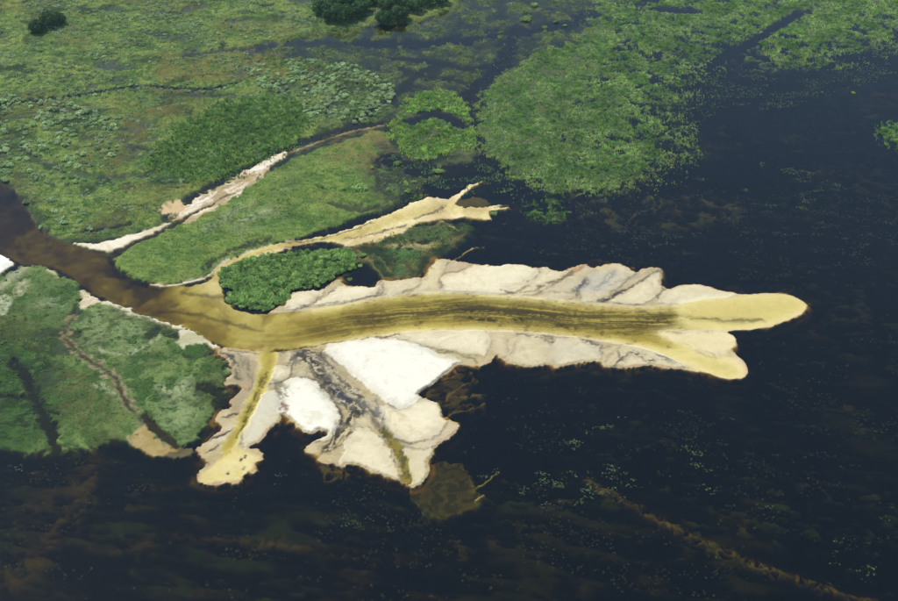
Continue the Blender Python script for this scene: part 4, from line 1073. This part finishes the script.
def tree_kind(seed, r, h):
    r_ = random.Random(seed)
    fork = (r_.uniform(-.3, .3), r_.uniform(-.3, .3), h * .32)
    lobes, limbs = [], [fork]
    for k_ in range(9):
        a = k_ * 2.4 + r_.uniform(-.4, .4); q = r * (.25 + .5 * math.sqrt(k_ / 9)) * r_.uniform(.8, 1.15)
        z_ = h * (.78 - .32 * (q / r) ** 2) * r_.uniform(.88, 1.08)
        lobes.append((q * math.cos(a), q * math.sin(a), z_, r * r_.uniform(.32, .5), .75))
        limbs.append((q * math.cos(a), q * math.sin(a), z_))
    for k_ in range(6):
        a = k_ * 1.05 + r_.uniform(-.3, .3)
        lobes.append((r * .62 * math.cos(a), r * .62 * math.sin(a), h * .36, r * r_.uniform(.3, .42), .85))
    return crown(seed, lobes, .42, 3200, (30, 52, 22), (60, 88, 36), h * .1), stem_mesh(seed, limbs, .26)


# dark trees of the upper edge
TK = [tree_kind(200 + k_, 1.0 * r, h) for k_, (r, h) in enumerate([(5.6, 7.6), (5.0, 6.8), (6.4, 8.4), (4.4, 6.0)])]
for me, sm in TK: me.materials.append(M_LEAF)
tree_spots = [(322, 14, 0, 1.0, 'leftmost dark tree of the clump at the top edge'), (331, 22, 1, .95, 'low dark tree at the front left foot of the top clump'),
              (342, 21, 2, 1.05, 'broad dark tree in the front row of the top clump'), (353, 18, 0, 1.0, 'dark tree at the front right of the wide left half of the clump'),
              (336, 10, 3, 1.1, 'dark tree behind the front row in the left half of the clump'), (349, 8, 1, 1.1, 'dark tree at the back of the left half of the clump'), (362, 12, 0, .95, 'dark tree closing the left half of the clump on its right'),
              (384, 23, 3, 1.1, 'small separate dark tree standing forward of the top clump'), (386, 11, 1, .95, 'dark tree right behind the small forward tree'), (400, 20, 0, .9, 'rounded dark tree right of the small forward tree'),
              (408, 10, 3, 1.0, 'dark tree behind the rounded tree in the right half of the clump'), (415, 12, 1, .95, 'dark tree in the middle of the right half of the clump'), (427, 6, 0, .85, 'dark tree cut by the top edge, second from the right'), (441, 4, 3, 1.0, 'rightmost dark tree of the top clump, cut by the top edge'), (400, 3, 2, .8, 'dark tree cut by the top edge above the rounded tree'), (372, 4, 3, .9, 'dark tree cut by the top edge between both halves of the clump'),
              (52, 26, 2, .95, 'larger of the two lone dark trees on the upper left plain'), (58, 24, 1, .9, 'dark tree joined to the right side of the larger lone tree'), (38, 32, 3, 1.05, 'smaller lone dark tree left of the larger one on the plain')]
for px_, py_, kd, sc_, lb in tree_spots:
    gx_, gy_ = G(px_, py_)
    gz_ = float(ground_z(np.array([gx_]), np.array([gy_]))[0])
    e = bpy.data.objects.new('tree', None); col.objects.link(e)
    e.location = (float(gx_), float(gy_), gz_); e.scale = (sc_, sc_, sc_); e.rotation_euler = (0, 0, random.uniform(0, 6.28))
    e['label'] = lb; e['category'] = 'tree'; e['group'] = 'dark trees of the upper plain'
    mk('crown', TK[kd][0], M_LEAF, e); mk('trunk', TK[kd][1], M_BARK, e)


def place_bushes(name, kinds, spots, label, cat, group, smin, smax, sink=.1):
    for (x_, y_) in spots:
        me = random.choice(kinds)
        o = bpy.data.objects.new(name, me); col.objects.link(o)
        z_ = max(float(ground_z(np.array([x_]), np.array([y_]))[0]), -.02)
        s_ = random.uniform(smin, smax)
        o.location = (x_, y_, z_ - sink); o.scale = (s_ * random.uniform(.75, 1.5), s_ * random.uniform(.75, 1.3), s_ * random.uniform(.7, 1.15)); o.rotation_euler = (0, 0, random.uniform(0, 6.28))
        o['label'] = label; o['category'] = cat; o['group'] = group


def spaced(pts, rmin, nmax, keep=None, tries=12000):
    x, y = scatter(pts, 3.0, keep)
    out = []
    cell = {}
    for a, b in zip(x, y):
        k_ = (int(a // rmin), int(b // rmin))
        if any((a - p[0]) ** 2 + (b - p[1]) ** 2 < rmin * rmin for i in (-1, 0, 1) for j in (-1, 0, 1) for p in cell.get((k_[0] + i, k_[1] + j), [])): continue
        cell.setdefault(k_, []).append((a, b)); out.append((a, b))
        if len(out) >= nmax: break
    return out


GK = [bush_kind(300 + k_, 5, 1.5, .6, .19, 760, (68, 102, 42), (146, 168, 92)) for k_ in range(5)]
PK = [bush_kind(320 + k_, 4, 1.35, .7, .24, 260, (104, 126, 80), (156, 170, 122)) for k_ in range(5)]
YK = [bush_kind(340 + k_, 5, 1.7, .6, .26, 320, (104, 134, 66), (144, 160, 92)) for k_ in range(4)]
for me in GK + PK + YK: me.materials.append(M_LEAF)

place_bushes('thicket_shrub', GK, spaced(th_pts, 1.55, 300), 'bright green shrub of the dense thicket islet between two sand arms', 'shrub', 'shrubs of the thicket islet', .5, 1.25)
RMASK['thick'] = ss(-.5, 1.0, th)
reed_bed('thicket_undergrowth', th_pts, 2.6, 1.7, (70, 102, 50), (116, 142, 80), (146, 164, 106), 'fine leafy undergrowth filling the thicket islet between its shrubs', 'undergrowth', by_mask('thick'), None, sc=4, seed=85, spread=.5, wid=.28)
place_bushes('thicket_shrub', GK, [tuple(float(q) for q in G(*p)) for p in [(283, 304), (360, 266), (362, 256), (268, 254), (350, 280)]], 'small stray green shrub just outside the thicket islet', 'shrub', 'stray shrubs around the thicket islet', .6, .85)
left_pts = [(-20, 95), (60, 100), (130, 110), (120, 150), (100, 175), (60, 190), (-20, 170)]
place_bushes('pale_bush', PK, spaced(left_pts, 2.6, 170, lambda x, y, P: fbm(x, y, 12, 120, 3) + .4 * fbm(x, y, 5, 121, 2) > .0), 'pale grey green bush among many on the left plain', 'bush', 'pale bushes of the left plain', .7, 1.35)
ctr_pts = [(245, 62), (300, 58), (370, 66), (396, 82), (388, 112), (340, 128), (306, 120), (300, 100), (250, 84)]
place_bushes('pale_tussock', PK, spaced(ctr_pts, 2.3, 260, lambda x, y, P: fbm(x, y, 14, 122, 3) > -.25), 'pale tussock in the half flooded field below the tree clump', 'tussock', 'pale tussocks of the half flooded field', .6, 1.2)
place_bushes('pale_bush', PK, spaced([(100, 20), (200, 15), (330, 30), (240, 45), (150, 70), (80, 60)], 4.0, 130, lambda x, y, P: fbm(x, y, 16, 124, 3) > .1), 'small pale bush dotted over the upper left plain', 'bush', 'small bushes of the upper plain', .35, .75)
# bushes lining the thin creek of the upper left
cl_ = smooth_line(PW([(0, 106), (40, 100), (90, 95), (130, 86), (170, 88), (205, 91), (235, 84)]), 2)
sp_ = []
for k_ in range(len(cl_) - 1):
    for q in range(3):
        u = random.random(); p_ = cl_[k_] * (1 - u) + cl_[k_ + 1] * u
        sp_.append((float(p_[0]) + random.uniform(-1, 1), float(p_[1]) + random.choice((-1, 1)) * random.uniform(1.6, 3.2)))
place_bushes('creek_bush', PK + YK, sp_, 'low bush lining the thin winding creek on the upper left plain', 'bush', 'bushes along the thin creek', .35, .7)
MANUAL = [((52, 201), 1.3, 'tall pale bush on the bank inside the river bend'), ((55, 213), 1.1, 'pale bush below the tall pale one on the river bank'), ((60, 221), 1.2, 'lowest pale bush in the row on the river bank'), ((64, 224), 1.0, 'pale bush at the foot of the river bank row'), ((79, 222), .9, 'pale bush standing alone right of the river bank row'), ((90, 229), .8, 'small pale bush beside the dark puddle by the river bank'),
          ((26, 203), .9, 'pale bush overhanging the river at the bend, upper'), ((40, 228), .7, 'small pale bush at the river edge, lower'), ((6, 181), 1.0, 'pale bush at the river edge near the left border'),
          ((90, 197), .5, 'small pale bush, left of three on the mid plain'), ((94, 200), .5, 'small pale bush next to the left one of three'), ((116, 205), .6, 'small pale bush, right of three on the mid plain'), ((103, 168), .9, 'pale round bush under the left bush field'), ((141, 156), .8, 'pale bush at the left edge of the papyrus bed'), ((152, 155), 1.1, 'yellow green bush against the left edge of the papyrus bed'), ((70, 164), .9, 'pale round bush above the blue puddle lane'), ((75, 178), .9, 'pale round bush below the blue puddle lane'), ((67, 184), .9, 'pale bush at the lower end of the left bush field')]
for (px_, py_), sc_, lb in MANUAL:
    a, b = G(px_, py_)
    place_bushes('pale_bush', PK, [(float(a), float(b))], lb, 'bush', 'single pale bushes near the river', sc_, sc_ * 1.1)
TUS = [((320, 187), 1.0, 'round yellow green tussock, leftmost on the grassy spit'), ((327, 189), .8, 'flat tussock beside the leftmost round one on the spit'), ((342, 190), .9, 'yellow tussock in the middle of the spit row'), ((360, 190), 1.3, 'large yellow green tussock on the end of the grassy spit'), ((366, 188), 1.0, 'tussock leaning against the large one on the spit'), ((388, 190), .8, 'tussock in dark water right of the grassy spit'), ((406, 184), .8, 'upper of two tussocks in dark water near the north sand arm'), ((408, 192), .9, 'lower of two tussocks in dark water near the north sand arm'), ((372, 168), .6, 'small tussock on the spit shore, upper'), ((397, 164), 1.0, 'bright tussock in water below the reed islet, left'), ((438, 172), 1.1, 'bright tussock in water below the reed islet, middle'), ((414, 182), .6, 'tiny tussock in the dark inlet'), ((494, 214), .7, 'green tussock on the tip of the north sand arm'), ((525, 20), 1.5, 'brown green tussock in the water lane by the top edge'), ((545, 28), .9, 'tussock between the water lanes near the broad reed mat'), ((535, 6), 1.1, 'tussock in open marsh at the top edge'), ((556, 22), .8, 'small tussock nearest the broad reed mat'), ((565, 26), .7, 'small round tussock right beside the broad reed mat'), ((853, 93), .55, 'lone pale tussock in open water on the right'), ((618, 150), .9, 'pale tussock at the ragged edge of the broad reed mat')]
for (px_, py_), sc_, lb in TUS:
    a, b = G(px_, py_)
    place_bushes('tussock', YK, [(float(a), float(b))], lb, 'tussock', 'tussocks in and beside the water', sc_, sc_ * 1.1, .15)

# ------------------------------------------------------------------ thin summer haze over the whole place
hm, ht, ho = newmat('haze')
pv = nd(ht, 'ShaderNodeVolumePrincipled'); pv.inputs['Density'].default_value = HAZE; pv.inputs['Color'].default_value = (.58, .86, 1.0, 1); pv.inputs['Anisotropy'].default_value = .2
ht.links.new(pv.outputs[0], ho.inputs['Volume'])
bm = bmesh.new(); bmesh.ops.create_cube(bm, size=1.0)
for q in bm.verts: q.co = (q.co.x * 40000, q.co.y * 24000, -32 if q.co.z < 0 else 306)
me = bpy.data.meshes.new('haze'); bm.to_mesh(me); bm.free()
mk('haze', me, hm, kind='stuff', label='thin pale blue haze lying over the whole plain', category='haze')
